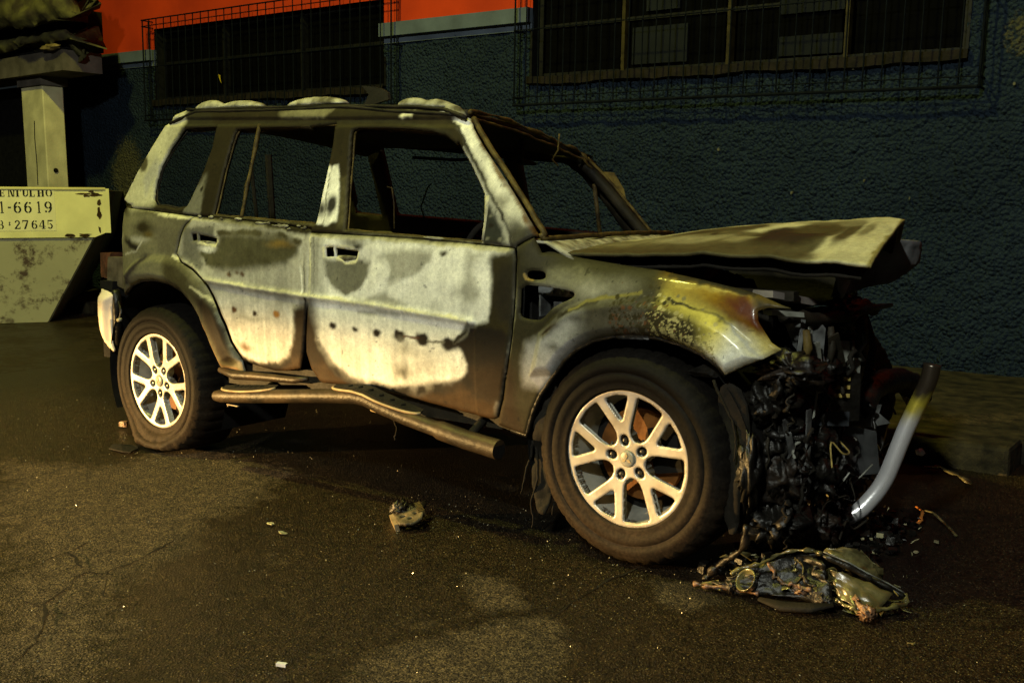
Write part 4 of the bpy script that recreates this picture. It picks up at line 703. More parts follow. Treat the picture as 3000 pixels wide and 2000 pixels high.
# cabin side: roof edge, pillars and window openings in one pressed frame
def rail_step(x, y, z):
    zz = z+.045*(x-1); return y+.010*smooth((zz-1.60)/.015)-.010*smooth((zz-1.635)/.012)
cabin = flank_panel('cabin_side_frame', TR['cabin'], [TR['quarter_window'], TR['rear_window'], TR['front_window']], .0062, .045, extra=rail_step, rnd=.010)
def surf_pt(x, z, dy=0): return (x, float(ys(x, z))+dy, z)
def channel(name, pts, r, mat, parent=cabin, dy=0, close=True):
    q = pts+[pts[0]] if close else pts
    P = []
    for a, b in zip(q[:-1], q[1:]):
        n = max(1, int(math.hypot(b[0]-a[0], b[1]-a[1])/.03))
        for k in range(n): t = k/n; x = a[0]+(b[0]-a[0])*t; z = a[1]+(b[1]-a[1])*t; P.append(surf_pt(x, z, dy+.003*float(fbm(x*20, z*20))))
    P.append(surf_pt(*q[-1], dy)); mb = MB(); mb.tube(P, [r*(1+.5*float(fbm(i*.5, len(P)))) for i in range(len(P))], 6); return mb.build(name, mat, parent, None, True)
channel('window_channel', TR['rear_window'], .0045, M['rustedge'], dy=.022)
channel('window_channel', TR['front_window'], .0045, M['rustedge'], dy=.022)
channel('window_channel', TR['quarter_window'], .005, M['innersteel'], dy=.025)
channel('gutter', [(p[0], p[1]) for p in TR['cabin'][6:17]], .008, M['innersteel'], dy=-.002, close=False)
channel('window_divider', TR['divider'], .010, M['rustedge'], dy=.012, close=False)
channel('mirror_post', [(2.117, 1.125), (2.112, 1.20), (2.10, 1.292)], .009, M['ashy'], dy=.004, close=False)
# blistered filler along the belt line
for i in range(18):
    r3 = np.random.default_rng(i+40); x = .36+.8*r3.random() if i < 16 else 1.2+.95*r3.random(); z = np.interp(x, [.32, 1.16, 2.28], [1.205, 1.155, 1.112])+.004*r3.standard_normal()
    mb = MB(); mb.blob(surf_pt(x, z, -.001), (.010+.035*r3.random()**2, .003, .003+.003*r3.random()), .4, 2.5, i, 8); mb.build('paint_blister', M['ashy'], cabin, None, True)
# roof skin, sagging, between the two sides (far side lies lower and further back)
rx = np.linspace(-.05, 1.86, 40); rv = np.linspace(0, 1, 22)
v = []
for a in rx:
    z0 = np.interp(a, [-.1, .15, 1.17, 1.86], [1.66, 1.725, 1.692, 1.625]); y0 = float(ys(a, z0-.02))
    for t in rv:
        yy = y0+(.66-y0)*t; crown = .035*math.sin(math.pi*t)-.03*math.sin(math.pi*t)**2*math.sin(math.pi*(a+.05)/1.9)
        xs_ = a-(.24*t+.09*math.sin(math.pi*t))*(1 if a > 1.2 else max(0, a)/1.2)
        v.append((xs_, yy, z0-.004-.12*t+crown+.006*float(fbm(a*4, t*5))))
f = [(i*22+j, (i+1)*22+j, (i+1)*22+j+1, i*22+j+1) for i in range(39) for j in range(21)]
roof = mesh_obj('roof', v, f, M['innersteel'], car); solidify(roof, .012)
# melted roof-rail shells lying along the roof edge
def rail_piece(name, pts, h, w, mat, seed):
    n = len(pts); v = []; f = []; m = 9
    for i, (x, z) in enumerate(pts):
        t = i/(n-1); e = math.sin(math.pi*min(1, max(0, t)))**.45
        for k in range(m):
            a = math.pi*k/(m-1); q = 1+.12*float(fbm(i*.45+seed, k*.5))
            y = float(ys(x, min(z, 1.70-.045*(x-1))))+.035
            v.append((x, y-math.cos(a)*w*(.5+.5*e)*q, z+math.sin(a)*h*e*q-.006))
    for i in range(n-1):
        for k in range(m-1): f.append((i*m+k, i*m+k+1, (i+1)*m+k+1, (i+1)*m+k))
    o = mesh_obj(name, v, f, mat, car); solidify(o, .006); return o
def arc_pts(x0, x1, z0, z1, n=24): return [(x0+(x1-x0)*i/(n-1), z0+(z1-z0)*i/(n-1)) for i in range(n)]
rail_piece('melted_roof_rail', arc_pts(.10, .30, 1.728, 1.732), .038, .030, M['ashy'], 1)
rail_piece('melted_roof_rail', arc_pts(.30, .60, 1.733, 1.722), .026, .034, M['ashy'], 5)
rail_piece('melted_roof_rail', arc_pts(.80, 1.16, 1.712, 1.706), .032, .040, M['ashy'], 9)
rail_piece('melted_roof_rail', arc_pts(1.50, 1.66, 1.678, 1.668), .030, .030, M['ashy'], 13)
rail_piece('melted_roof_rail', arc_pts(1.62, 1.79, 1.670, 1.655), .026, .030, M['ashy'], 17)
rail_piece('melted_roof_rail', arc_pts(1.77, 1.87, 1.652, 1.612), .026, .026, M['ashy'], 21)
# curled charred flap standing on the roof
v = []; f = []
fl = [(1.235, 1.775), (1.30, 1.768), (1.36, 1.755), (1.40, 1.735), (1.415, 1.705), (1.33, 1.69), (1.24, 1.675), (1.27, 1.70), (1.285, 1.735)]
mb = MB(); mb.prism(fl, lambda x, z: (x, -.64+.25*(z-1.7), z), lambda x, z: (x, -.625+.25*(z-1.7), z)); mb.build('charred_roof_flap', M['soot'], car, None)
# windscreen header, far pillar and cowl
def wob(P, n, amp, seed):
    out = []
    for a, b in zip(P[:-1], P[1:]):
        for k in range(n): t = k/n; p = Vector(a).lerp(Vector(b), t); s = len(out); out.append(p+Vector((amp*float(fbm(s*.4+seed, 1)), 0, amp*float(fbm(s*.4+seed, 9)))))
    return out+[Vector(P[-1])]
hdr = [(1.86, -.66, 1.617), (1.815, -.6, 1.621), (1.705, -.2, 1.606), (1.656, .1, 1.572), (1.599, .35, 1.540), (1.586, .55, 1.503), (1.603, .62, 1.452)]
mb = MB(); mb.tube(wob(hdr, 8, .008, 1), .030, 8, flat=.7); mb.build('windscreen_header', M['innersteel'], car, None, True)
mb = MB(); mb.tube([p+Vector((.03, 0, .016)) for p in wob(hdr, 8, .012, 4)], [.008+.004*math.sin(i*.9) for i in range(len(wob(hdr, 8, .01, 4)))], 6); mb.build('header_edge', M['rustedge'], car, None, True)
mb = MB(); mb.tube([p+Vector((.04, 0, -.018)) for p in wob(hdr, 8, .010, 7)], .006, 6); mb.build('header_edge', M['rustedge'], car, None, True)
fap = [(1.590, .60, 1.470), (1.62, .63, 1.43), (1.742, .70, 1.278), (1.88, .78, 1.085), (1.96, .80, .97)]
mb = MB(); mb.tube(wob(fap, 6, .006, 11), .030, 8); mb.build('windscreen_pillar', M['innersteel'], car, None, True)
mb = MB(); mb.tube([p+Vector((.035, .0, .02)) for p in wob(fap, 6, .006, 15)], .008, 6); mb.build('pillar_edge', M['rustedge'], car, None, True)
mb = MB(); mb.add([(1.66, .70, 1.42), (1.70, .74, 1.415), (1.76, .74, 1.33), (1.80, .72, 1.22), (1.72, .69, 1.31)], [(0, 1, 2, 3, 4)]); o = mb.build('trim_remnant', M['rustedge'], car, None); solidify(o, .008)
mb = MB(); mb.tube([(1.63, .66, 1.36), (1.64, .68, 1.2), (1.66, .70, 1.0)], .012, 6); mb.build('quarter_light_post', M['rustedge'], car, None, True)
# inner rust edge of the near windscreen pillar
nap = [(p[0]+.012, float(ys(*p))+.03, p[1]) for p in TR['cabin'][16:26]]
mb = MB(); mb.tube(wob(nap, 5, .003, 3), .012, 6); mb.build('pillar_edge', M['rustedge'], car, None, True)
# cowl below the windscreen
v = []; f = []; n = 40
for i in range(n+1):
    t = i/n; y = -.82+1.62*t; x = 2.34-.34*t+.10*math.sin(math.pi*t)
    zc = 1.125-.03*t+.01*math.sin(math.pi*t)+.006*float(fbm(t*14, 2))
    v += [(x-.16, y, zc-.05), (x-.06, y, zc+.006), (x+.04, y, zc), (x+.16, y, zc-.06)]
for i in range(n):
    for q in range(3): f.append((i*4+q, i*4+q+1, (i+1)*4+q+1, (i+1)*4+q))
o = mesh_obj('cowl', v, f, M['ashy'], car); solidify(o, .01)
mb = MB(); mb.tube([(2.36-.34*t+.10*math.sin(math.pi*t), -.82+1.62*t, 1.137-.03*t+.012*math.sin(math.pi*t)+.006*float(fbm(t*20, 5))) for t in np.linspace(0, 1, 40)], .011, 6); mb.build('cowl_edge', M['rustedge'], car, None, True)
# bonnet: buckled sheet, ridge raised by the heat, near lip, front corner and tip
HU = [0, .12, .3, .5, .7, .85, .93, 1.0]
lipx = [2.36, 2.66, 2.80, 2.999, 3.205, 3.364, 3.45, 3.562]; lipz = [1.092, 1.100, 1.106, 1.114, 1.113, 1.091, 1.096, 1.090]
rgx = [2.30, 2.478, 2.717, 2.958, 3.181, 3.339, 3.44, 3.492]; rgz = [1.10, 1.133, 1.163, 1.189, 1.211, 1.217, 1.219, 1.210]
nu, nv = 130, 90; v = []; cc = []; gg = []
ucum = [0, .17, .3, .46, .64, .80, .90, 1.0]
for i in range(nu):
    u = i/(nu-1); lx = np.interp(u, ucum, lipx); lz = np.interp(u, ucum, lipz); gxr = np.interp(u, ucum, rgx); gzr = np.interp(u, ucum, rgz)
    for j in range(nv):
        t = j/(nv-1)
        if t < .55:
            s = t/.55; y = -.80+.55*s; x = lx+(gxr-lx)*s
            z = lz+(gzr-lz)*(.55*math.sin(s*math.pi/2)+.45*s)
            z += .016*math.exp(-((s-.32)/.14)**2)*math.exp(-((u-.78)/.18)**2)-.014*math.exp(-((s-.62)/.13)**2)*math.exp(-((u-.70)/.16)**2)
            if s < .06: z -= .0*(1-s/.06)
        else:
            s = (t-.55)/.45; y = -.25+(1.0-.25*u)*s; x = gxr-(.10+.16*u)*s; z = gzr-(.10+.13*u)*s
        z += .006*float(fbm(u*6, t*6))+.0015*float(fbm(u*24, t*22))-.016*abs(float(vnoise(u*5.3+2, t*4.1)))-.006*abs(float(vnoise(u*11+2, t*9+5)))
        v.append((x, y, z))
        cc.append((u, t))
uv = np.array(cc); U = uv[:, 0]+.03*fbm(uv[:, 0]*7, uv[:, 1]*7); S_ = uv[:, 1]/.55+.05*fbm(uv[:, 0]*8+9, uv[:, 1]*8)
hc = np.tile(np.array([.105, .094, .046]), (len(v), 1))
def hp(w, col):
    global hc
    hc = hc*(1-w[:, None])+np.array(col)*w[:, None]
CR, DK, OL, GO = (.44, .41, .25), (.022, .018, .008), (.06, .052, .024), (.17, .155, .085)
E_ = lambda cu, cs, ru, rs_, k=3: smooth(.5-(np.hypot((U-cu)/ru, (S_-cs)/rs_)-1)*k*.5)
hp(smooth((.30-S_)/.12)*.75, OL)
hp(E_(.20, .55, .16, .22)*.8, GO); hp(E_(.36, .40, .10, .16), (.26, .24, .14)); hp(E_(.12, .8, .2, .12)*.8, CR)
hp(E_(.30, .75, .12, .10), OL); hp(smooth((S_-.86)/.06)*.8, (.36, .34, .20))
hp(E_(.555, .74, .10, .17, 4), CR); hp(E_(.47, .80, .05, .16, 4), OL)
hp(E_(.66, .42, .13, .24, 3), DK); hp(E_(.60, .60, .06, .10, 3), DK); hp(E_(.72, .66, .09, .14, 3), (.05, .043, .018))
hp(E_(.52, .34, .05, .10)*.9, (.24, .22, .12))
hp(smooth((U-.80-.07*(S_-.5))/.03), CR); hp(E_(.845, .55, .030, .30, 3), OL); hp(E_(.82, .80, .05, .08, 3), GO)
hp(E_(.90, .62, .02, .16, 2), GO); hp(smooth((.16-S_)/.06)*smooth((.84-U)/.05)*.8, OL)
hp(E_(.395, .62, .008, .05, 2), DK); hp(smooth((U-.985)/.01), (.20, .17, .06))
hc *= .82*(1+.35*fbm(U*9, S_*5)+.25*fbm(U*40, S_*18))[:, None]
f = [(i*nv+j, (i+1)*nv+j, (i+1)*nv+j+1, i*nv+j+1) for i in range(nu-1) for j in range(nv-1)]
hood = mesh_obj('bonnet', v, f, M['burnt'], car, None, True, np.clip(hc, .01, 1)); solidify(hood, .012)
# inner bonnet frame and the torn grey liner hanging under the nose
HV = np.array(v).reshape(nu, nv, 3)
iv = []; 
for i in range(0, nu, 6):
    for j in range(0, nv, 6):
        p = HV[i, j]; iv.append((p[0]-.02, p[1]*.96+.02, p[2]-.045-.012*math.sin(i*.2)*math.sin(j*.3)))
a_, b_ = len(range(0, nu, 6)), len(range(0, nv, 6))
o = mesh_obj('inner_frame', iv, [(i*b_+j, (i+1)*b_+j, (i+1)*b_+j+1, i*b_+j+1) for i in range(a_-1) for j in range(b_-1)], M['soot'], hood); solidify(o, .012)
lin = [(-.66, 1.075), (-.60, 1.03), (-.50, .985), (-.45, .955), (-.37, .935), (-.25, .925), (-.17, .918), (-.06, .945), (.05, .965), (.12, 1.0), (.20, 1.06), (.16, 1.12), (-.2, 1.15), (-.5, 1.12)]
x_, z_, f_ = grid_panel(lin, [], .016)
yy_ = 3.32+.05*fbm(x_*6, z_*6)+.25*(z_-1.0)+.05*np.sin(x_*9)+.10*np.abs(x_+.2)
o = mesh_obj('torn_liner', np.stack([yy_, x_, z_], 1), f_, simple('grey_liner', (.17, .175, .185), .65, c2=(.05, .05, .052), scale=6, bump=.4, bscale=20), hood); solidify(o, .012)
mb = MB(); mb.box(2.5, 3.3, -.74, -.70, .955, .985); mb.build('fender_rail', M['innersteel'], car, None)
# ------------------------------------------------------------------ far flank (seen from inside through the windows)
def mir(p): return [(x, z) for x, z in p]
fo = [(-.34, 1.25), (-.32, 1.66), (.3, 1.69), (1.52, 1.55), (1.58, 1.50), (1.72, 1.31), (1.86, 1.11), (1.95, 1.0), (2.28, .98), (2.28, .46), (.70, .48), (.55, .62), (.40, .78), (.2, .86), (0, .87), (-.25, .8), (-.34, .8), (-.34, 1.1)]
fh = [[(-.29, 1.22), (-.27, 1.62), (-.05, 1.64), (-.05, 1.20)], [(.055, 1.21), (.055, 1.635), (.45, 1.60), (.75, 1.57), (1.02, 1.54), (1.02, 1.16)], [(1.11, 1.15), (1.11, 1.53), (1.43, 1.505), (1.52, 1.44), (1.64, 1.29), (1.76, 1.11)]]
x_, z_, f_ = grid_panel(fo, fh, .03)
far = mesh_obj('cabin_side_frame', np.stack([x_, -ys(x_, z_)-.03, z_-.02], 1), f_[:, ::-1], M['innersteel'], car); solidify(far, .05)
x_, z_, f_ = grid_panel([(2.30, 1.05), (2.95, .95), (2.95, .80), (2.78, .83), (2.5, .76), (2.35, .5), (2.30, .45)], [], .04)
o = mesh_obj('front_fender', np.stack([x_, -ys(x_, z_), z_-.05], 1), f_[:, ::-1], M['soot'], car); solidify(o, .01)
# tailgate, floor, firewall, bulkheads, wheel-arch liners
mb = MB(); mb.box(-.66, -.62, -.60, .70, .55, 1.10); mb.tube([(-.66, .42, 1.1), (-.68, .42, 1.56)], .022, 6); mb.tube([(-.66, .30, 1.1), (-.68, .28, 1.5)], .012, 6); mb.build('tailgate', M['soot'], car, None)
mb = MB(); mb.box(-.6, 2.3, -.80, .78, .44, .47); mb.build('floor_pan', M['void'], car, None)
mb = MB(); mb.box(2.26, 2.30, -.80, .78, .45, 1.07); mb.build('firewall', M['void'], car, None)
mb = MB(); mb.box(.50, 2.30, -.845, -.80, .40, .52); mb.build('sill_box', M['innersteel'], car, None)
for cx, cz, nm in ((0, .37, 'wheel_arch_liner'), (2.78, .385, 'wheel_arch_liner')):
    for sy in ((-1, 1) if cx < 1 else (-1,)):
        mb = MB(); R0 = .455 if cx > 1 else .50
        y0, y1 = (sy*.46, sy*.86)
        mb.lathe([(R0, min(y0, y1)), (R0+.005, max(y0, y1))], (cx, 0, cz), 30, math.radians(-25), math.radians(205)); mb.build(nm, M['void'], car, None, True)
        mb = MB(); mb.lathe([(.02, sy*.50), (R0, sy*.50)], (cx, 0, cz), 30, math.radians(-25), math.radians(205)); mb.build('arch_bulkhead', M['void'], car, None, True)
# lip along the wheel openings
def lip(pts, r, mat, dy):
    mb = MB(); mb.tube([(x, float(flank(np.array([x]), np.array([z]))[0])+dy, z) for x, z in pts], r, 6); mb.build('arch_lip', mat, car, None, True)
lip(TR['fender'][24:43], .010, M['melted'], .012); lip(TR['quarter'][17:29], .008, M['innersteel'], .012)
# ------------------------------------------------------------------ cabin remains
mb = MB()
for t in np.linspace(0, 2*math.pi, 25)[:-1]: pass
ring = [(1.80+.06*math.cos(a)*.5, -.38+.185*math.cos(a), 1.02+.17*math.sin(a)) for a in np.linspace(0, 2*math.pi, 33)]
mb.tube(ring, .014, 8, cap=False); mb.tube([(1.80, -.38, 1.02), (2.1, -.38, .92)], .025, 8); mb.tube([(1.80, -.56, 1.02), (1.80, -.20, 1.02)], .012, 6); mb.build('steering_wheel', M['soot'], car, None, True)
mb = MB(); mb.tube([(2.1, -.8, .98), (2.08, -.3, 1.02), (2.05, .3, .99), (2.0, .78, .95)], .045, 8); mb.build('dash_beam', M['soot'], car, None, True)
mb = MB(); mb.blob((1.98, -.35, 1.0), (.10, .30, .075), .35, 3, 3); mb.blob((1.98, .35, .97), (.10, .3, .07), .35, 3, 6); mb.build('melted_dashboard', M['melted'], car, None, True)
for nm, cx, cy, h in (('seat_frame', 1.05, -.40, 1.08), ('seat_frame', 1.02, .40, 1.06), ('rear_seat_frame', .25, -.35, 1.08), ('rear_seat_frame', .22, .38, 1.06)):
    mb = MB(); w = .22
    mb.tube([(cx+.12, cy-w, .52), (cx, cy-w, .85), (cx-.06, cy-w*.8, h), (cx-.065, cy, h+.03), (cx-.06, cy+w*.8, h), (cx, cy+w, .85), (cx+.12, cy+w, .52)], .013, 6)
    for k in range(5): mb.tube([(cx+.03-.012*k, cy-w*.95, .70+.07*k), (cx+.05, cy, .69+.07*k), (cx+.03-.012*k, cy+w*.95, .70+.07*k)], .004, 5)
    mb.tube([(cx+.12, cy-w, .52), (cx+.55, cy-w, .60), (cx+.58, cy, .61), (cx+.55, cy+w, .60), (cx+.12, cy+w, .52)], .013, 6)
    mb.build(nm, M['soot'], car, None, True)
for nm, P in (('hanging_wire', [(1.35, -.55, 1.15), (1.36, -.56, 1.26), (1.34, -.55, 1.33), (1.30, -.54, 1.335)]), ('hanging_wire', [(.95, .1, 1.16), (.90, .12, 1.24), (.93, .14, 1.34), (.9, .2, 1.36)]), ('hanging_wire', [(1.9, -.05, 1.57), (1.88, -.03, 1.50), (1.84, -.02, 1.46), (1.86, 0, 1.43)])):
    mb = MB(); mb.tube(P, .004, 5); mb.build(nm, M['rustedge'], car, None, True)
mb = MB(); mb.tube([(1.64, .02, 1.565), (1.64, .02, 1.50), (1.60, .05, 1.46), (1.60, .18, 1.45)], [.012, .012, .02, .008], 6); mb.build('mirror_stalk', M['soot'], car, None, True)
for k, (x0, x1) in enumerate(((.45, 1.05),)):
    mb = MB(); mb.tube([(x0, .55, 1.52), ((x0+x1)/2, .57, 1.50), (x1, .52, 1.50)], .010, 6); mb.build('roof_wire', M['soot'], car, None, True)
# ------------------------------------------------------------------ rear bumper corner and tail-lamp remnant
bo = [(-.575, .80), (-.598, .74), (-.605, .66), (-.585, .56), (-.53, .49), (-.455, .462), (-.475, .52), (-.468, .60), (-.462, .68), (-.445, .74), (-.43, .778), (-.50, .792)]
x_, z_, f_ = grid_panel(bo, [], .010)
d_ = edge_dist(x_, z_, bo, [])
o = mesh_obj('rear_bumper_corner', np.stack([x_, -.855-.035*smooth(d_/.05)+1.3*np.maximum(0, -.47-x_)**2, z_], 1), f_, M['bumper'], car); solidify(o, .012)
mb = MB(); mb.tube([(-.44, -.84, .80), (-.445, -.83, .72), (-.45, -.83, .62), (-.46, -.83, .50)], [.02, .03, .025, .015], 6); mb.tube([(-.40, -.85, .74), (-.36, -.86, .69), (-.37, -.87, .64)], .008, 5); mb.build('melted_bumper_mount', M['melted'], car, None, True)
mb = MB(); mb.tube([(-.375, -.875, .645), (-.345, -.875, .65)], .010, 6); mb.build('bracket', M['ashy'], car, None, True)
tl = [(-.735, .985), (-.575, .99), (-.60, .90), (-.60, .845), (-.745, .85)]
mb = MB(); mb.prism(tl, lambda x, z: (x, -.775+.25*max(0, -.6-x), z), lambda x, z: (x, -.70, z)); mb.build('tail_lamp_remnant', M['tailred'], car, None)
mb = MB(); mb.prism([(-.60, .84), (-.44, .80), (-.40, .86), (-.40, .97), (-.58, .97)], lambda x, z: (x, -.79, z), lambda x, z: (x, -.74, z)); mb.build('rear_corner_infill', simple('scorched_corner', (.12, .10, .065), .7, c2=(.05, .04, .025), scale=14), car, None)
mb = MB(); mb.box(-.62, -.50, -.82, -.6, .42, .84); mb.build('rear_crossmember', M['void'], car, None)
# ------------------------------------------------------------------ side step
st = [(0.555, .357), (.80, .383), (1.0, .407), (1.2, .432), (1.374, .452), (1.50, .464), (1.57, .460), (1.65, .440), (1.794, .412), (1.949, .389), (2.098, .368), (2.262, .352)]
stp = []; 
for (a, b) in zip(st[:-1], st[1:]):
    for k in range(6): t = k/6; stp.append((a[0]+(b[0]-a[0])*t, -.955, a[1]+(b[1]-a[1])*t))
stp.append((st[-1][0], -.955, st[-1][1])); rs = [.031+(.007 if p[0] > 1.95 else 0)+.0008*float(fbm(p[0]*12, 3)) for p in stp]; rs[0] = .024; rs[1] = .031
mb = MB(); mb.tube(stp, rs, 18); step = mb.build('side_step', M['stepmetal'], car, None, True, sharp=60)
mb = MB(); mb.tube([(2.263, -.955, .352), (2.2635, -.955, .352)], .036, 16); mb.build('open_end', M['void'], step, None)
for x0, x1 in ((.60, .98), (1.36, 1.86)):
    v = []; n = 22
    pad = [(x0+(x1-x0)*(.5-.5*math.cos(math.pi*i/n)), math.sin(math.pi*i/n)) for i in range(n+1)]
    zf = lambda x: float(np.interp(x, [p[0] for p in st], [p[1] for p in st]))
    mb = MB(); mb.add([(x, -.945-.038*w, zf(x)+.036) for x, w in pad]+[(x, -.93+.02*w, zf(x)+.045) for x, w in pad], [(i, i+1, n+2+i, n+1+i) for i in range(n)]); o = mb.build('tread_pad', M['soot'], step, None); solidify(o, .006, 0)
    mb = MB(); mb.tube([(x, -.948-.040*w, zf(x)+.037-.010*w) for x, w in pad], .0055, 6); mb.build('pad_trim', M['steplip'], step, None, True)
    for i in range(6):
        xx = x0+.1+(x1-x0-.2)*i/5; mb = MB(); mb.tube([(xx, -.955, zf(xx)+.043), (xx+.012, -.94, zf(xx)+.047)], .005, 5); mb.build('tread_stud', M['soot'], step, None)
for xx in (.85, 1.55, 2.1): mb = MB(); mb.tube([(xx, -.95, float(np.interp(xx, [p[0] for p in st], [p[1] for p in st]))), (xx, -.80, .45)], .018, 6); mb.build('step_bracket', M['soot'], step, None, True)
mb = MB(); mb.tube([(1.50, -.86, .40), (1.7, -.86, .385), (1.95, -.86, .36)], .014, 6); mb.build('brake_pipe', M['steplip'], car, None, True)
mb = MB(); mb.tube([(.50, -.885, .468), (.62, -.892, .455), (.8, -.896, .468), (1.05, -.897, .478), (1.14, -.897, .492)], [.014, .022, .020, .016, .010], 8); mb.build('sill_trim', M['stepmetal'], car, None, True)
mb = MB(); mb.box(.64, .72, -.96, -.95, .325, .329); mb.box(.645, .65, -.96, -.95, .318, .326); mb.build('bracket', M['steplip'], step, None)
# ------------------------------------------------------------------ wheels (tyre colour carries painted shade above, painted lamplight below)
def tyre_mat():
    m, nt, b = nodes_of('shade_painted_rubber'); L = nt.links; a = N(nt, 'ShaderNodeVertexColor', layer_name='Col'); tc = N(nt, 'ShaderNodeTexCoord')
    n = N(nt, 'ShaderNodeTexNoise'); n.inputs['Scale'].default_value = 90; n.inputs['Detail'].default_value = 6; L.new(tc.outputs['Object'], n.inputs['Vector'])
    mr = N(nt, 'ShaderNodeMapRange'); mr.inputs['From Min'].default_value = .3; mr.inputs['From Max'].default_value = .7; mr.inputs['To Min'].default_value = .55; mr.inputs['To Max'].default_value = 1.35; L.new(n.outputs[0], mr.inputs[0])
    v = N(nt, 'ShaderNodeVectorMath', operation='SCALE'); L.new(a.outputs['Color'], v.inputs[0]); L.new(mr.outputs[0], v.inputs['Scale']); L.new(v.outputs[0], b.inputs['Base Color'])
    b.inputs['Roughness'].default_value = .7; b.inputs['Specular IOR Level'].default_value = .10
    bp = N(nt, 'ShaderNodeBump'); bp.inputs['Strength'].default_value = .3; bp.inputs['Distance'].default_value = .004; L.new(n.outputs[0], bp.inputs['Height']); L.new(bp.outputs[0], b.inputs['Normal'])
    return m
M['tyre'] = tyre_mat()
def rimpoly(rs, angs): return [(r*.245*math.cos(math.radians(a)), r*.245*math.sin(math.radians(a))) for r, a in zip(rs, angs)]
circ = [(.245*math.cos(2*math.pi*i/120), .245*math.sin(2*math.pi*i/120)) for i in range(120)]
holes = []
def rnd_poly(p, k=.14):
    q = []
    for i in range(len(p)):
        a = p[i-1]; b = p[i]; c = p[(i+1) % len(p)]
        q += [(b[0]+(a[0]-b[0])*k, b[1]+(a[1]-b[1])*k), (b[0]*.9+(a[0]+c[0])*.05, b[1]*.9+(a[1]+c[1])*.05) if False else (b[0]+(a[0]+c[0]-2*b[0])*k*.33, b[1]+(a[1]+c[1]-2*b[1])*k*.33), (b[0]+(c[0]-b[0])*k, b[1]+(c[1]-b[1])*k)]
    return q
for k in range(5):
    p = 90+72*k
    holes.append(rnd_poly(rimpoly([.52, .915, .925, .915], [p, p-12.6, p, p+12.6])))
    q = p+36
    holes.append(rnd_poly(rimpoly([.92, .925, .92, .66, .50, .40, .32, .28, .32, .40, .50, .66], [q-14, q, q+14, q+16, q+18.5, q+19, q+14, q, q-14, q-19, q-18.5, q-16])))
    c = (.065*math.cos(math.radians(p)), .065*math.sin(math.radians(p)))
    ca, sa = math.cos(math.radians(p)), math.sin(math.radians(p))
    holes.append([(c[0]+.0165*math.cos(t)*ca*1.25-.0165*math.sin(t)*sa, c[1]+.0165*math.cos(t)*sa*1.25+.0165*math.sin(t)*ca) for t in np.linspace(0, 2*math.pi, 17)[:-1]])
x_, z_, f_ = grid_panel(circ, holes, .0042)
r_ = np.hypot(x_, z_); d_ = edge_dist(x_, z_, circ, holes)
y_ = .012*(1-(r_/.245)**2)+.0028*np.exp(-(d_/.0022)**2)
rim_v = np.stack([x_, y_, z_], 1)
rim_me = None
tyre_prof = [(.238,.02),(.244,-.004),(.252,-.010),(.262,-.004),(.275,-.014),(.30,-.020),(.303,-.014),(.309,-.014),(.312,-.021),(.335,-.019),(.340,-.015),(.352,-.010),(.366,.004),(.377,.022),(.384,.045),(.387,.075),(.3875,.115),(.3875,.155),(.387,.19),(.384,.21),(.377,.235),(.35,.26),(.30,.265),(.24,.24)]
def tyre_mesh(flat):
    mb = MB(); n = 200; mb.lathe(tyre_prof, (0,0,0), n); V = np.array(mb.v).reshape(n, len(tyre_prof), 3)
    for k in range(n):                      # shoulder lugs and cross grooves
        lug = (k % 5) == 0
        for i in range(12, 21):
            if lug: V[k, i, [0, 2]] *= (.985 if i < 15 else .972)
    # circumferential scuffing
    A = V.reshape(-1, 3); r = np.hypot(A[:, 0], A[:, 2]); w = fbm(A[:, 0]*14, A[:, 2]*14); A[:, 1] += .003*w
    if flat:
        dz = np.maximum(0, -.335-A[:, 2]); k = smooth((-A[:, 2]-.20)/.14)*smooth((.40-abs(A[:, 0]))/.3)
        A[:, 2] = np.where(A[:, 2] < -.335, -.335-dz*.32, A[:, 2])
        A[:, 1] -= np.where(A[:, 1] < .12, .048*k*smooth((r-.26)/.06), -.03*k)
        A[:, 1] += .014*k*fbm(A[:, 0]*30, A[:, 2]*30)
    return A, mb.f
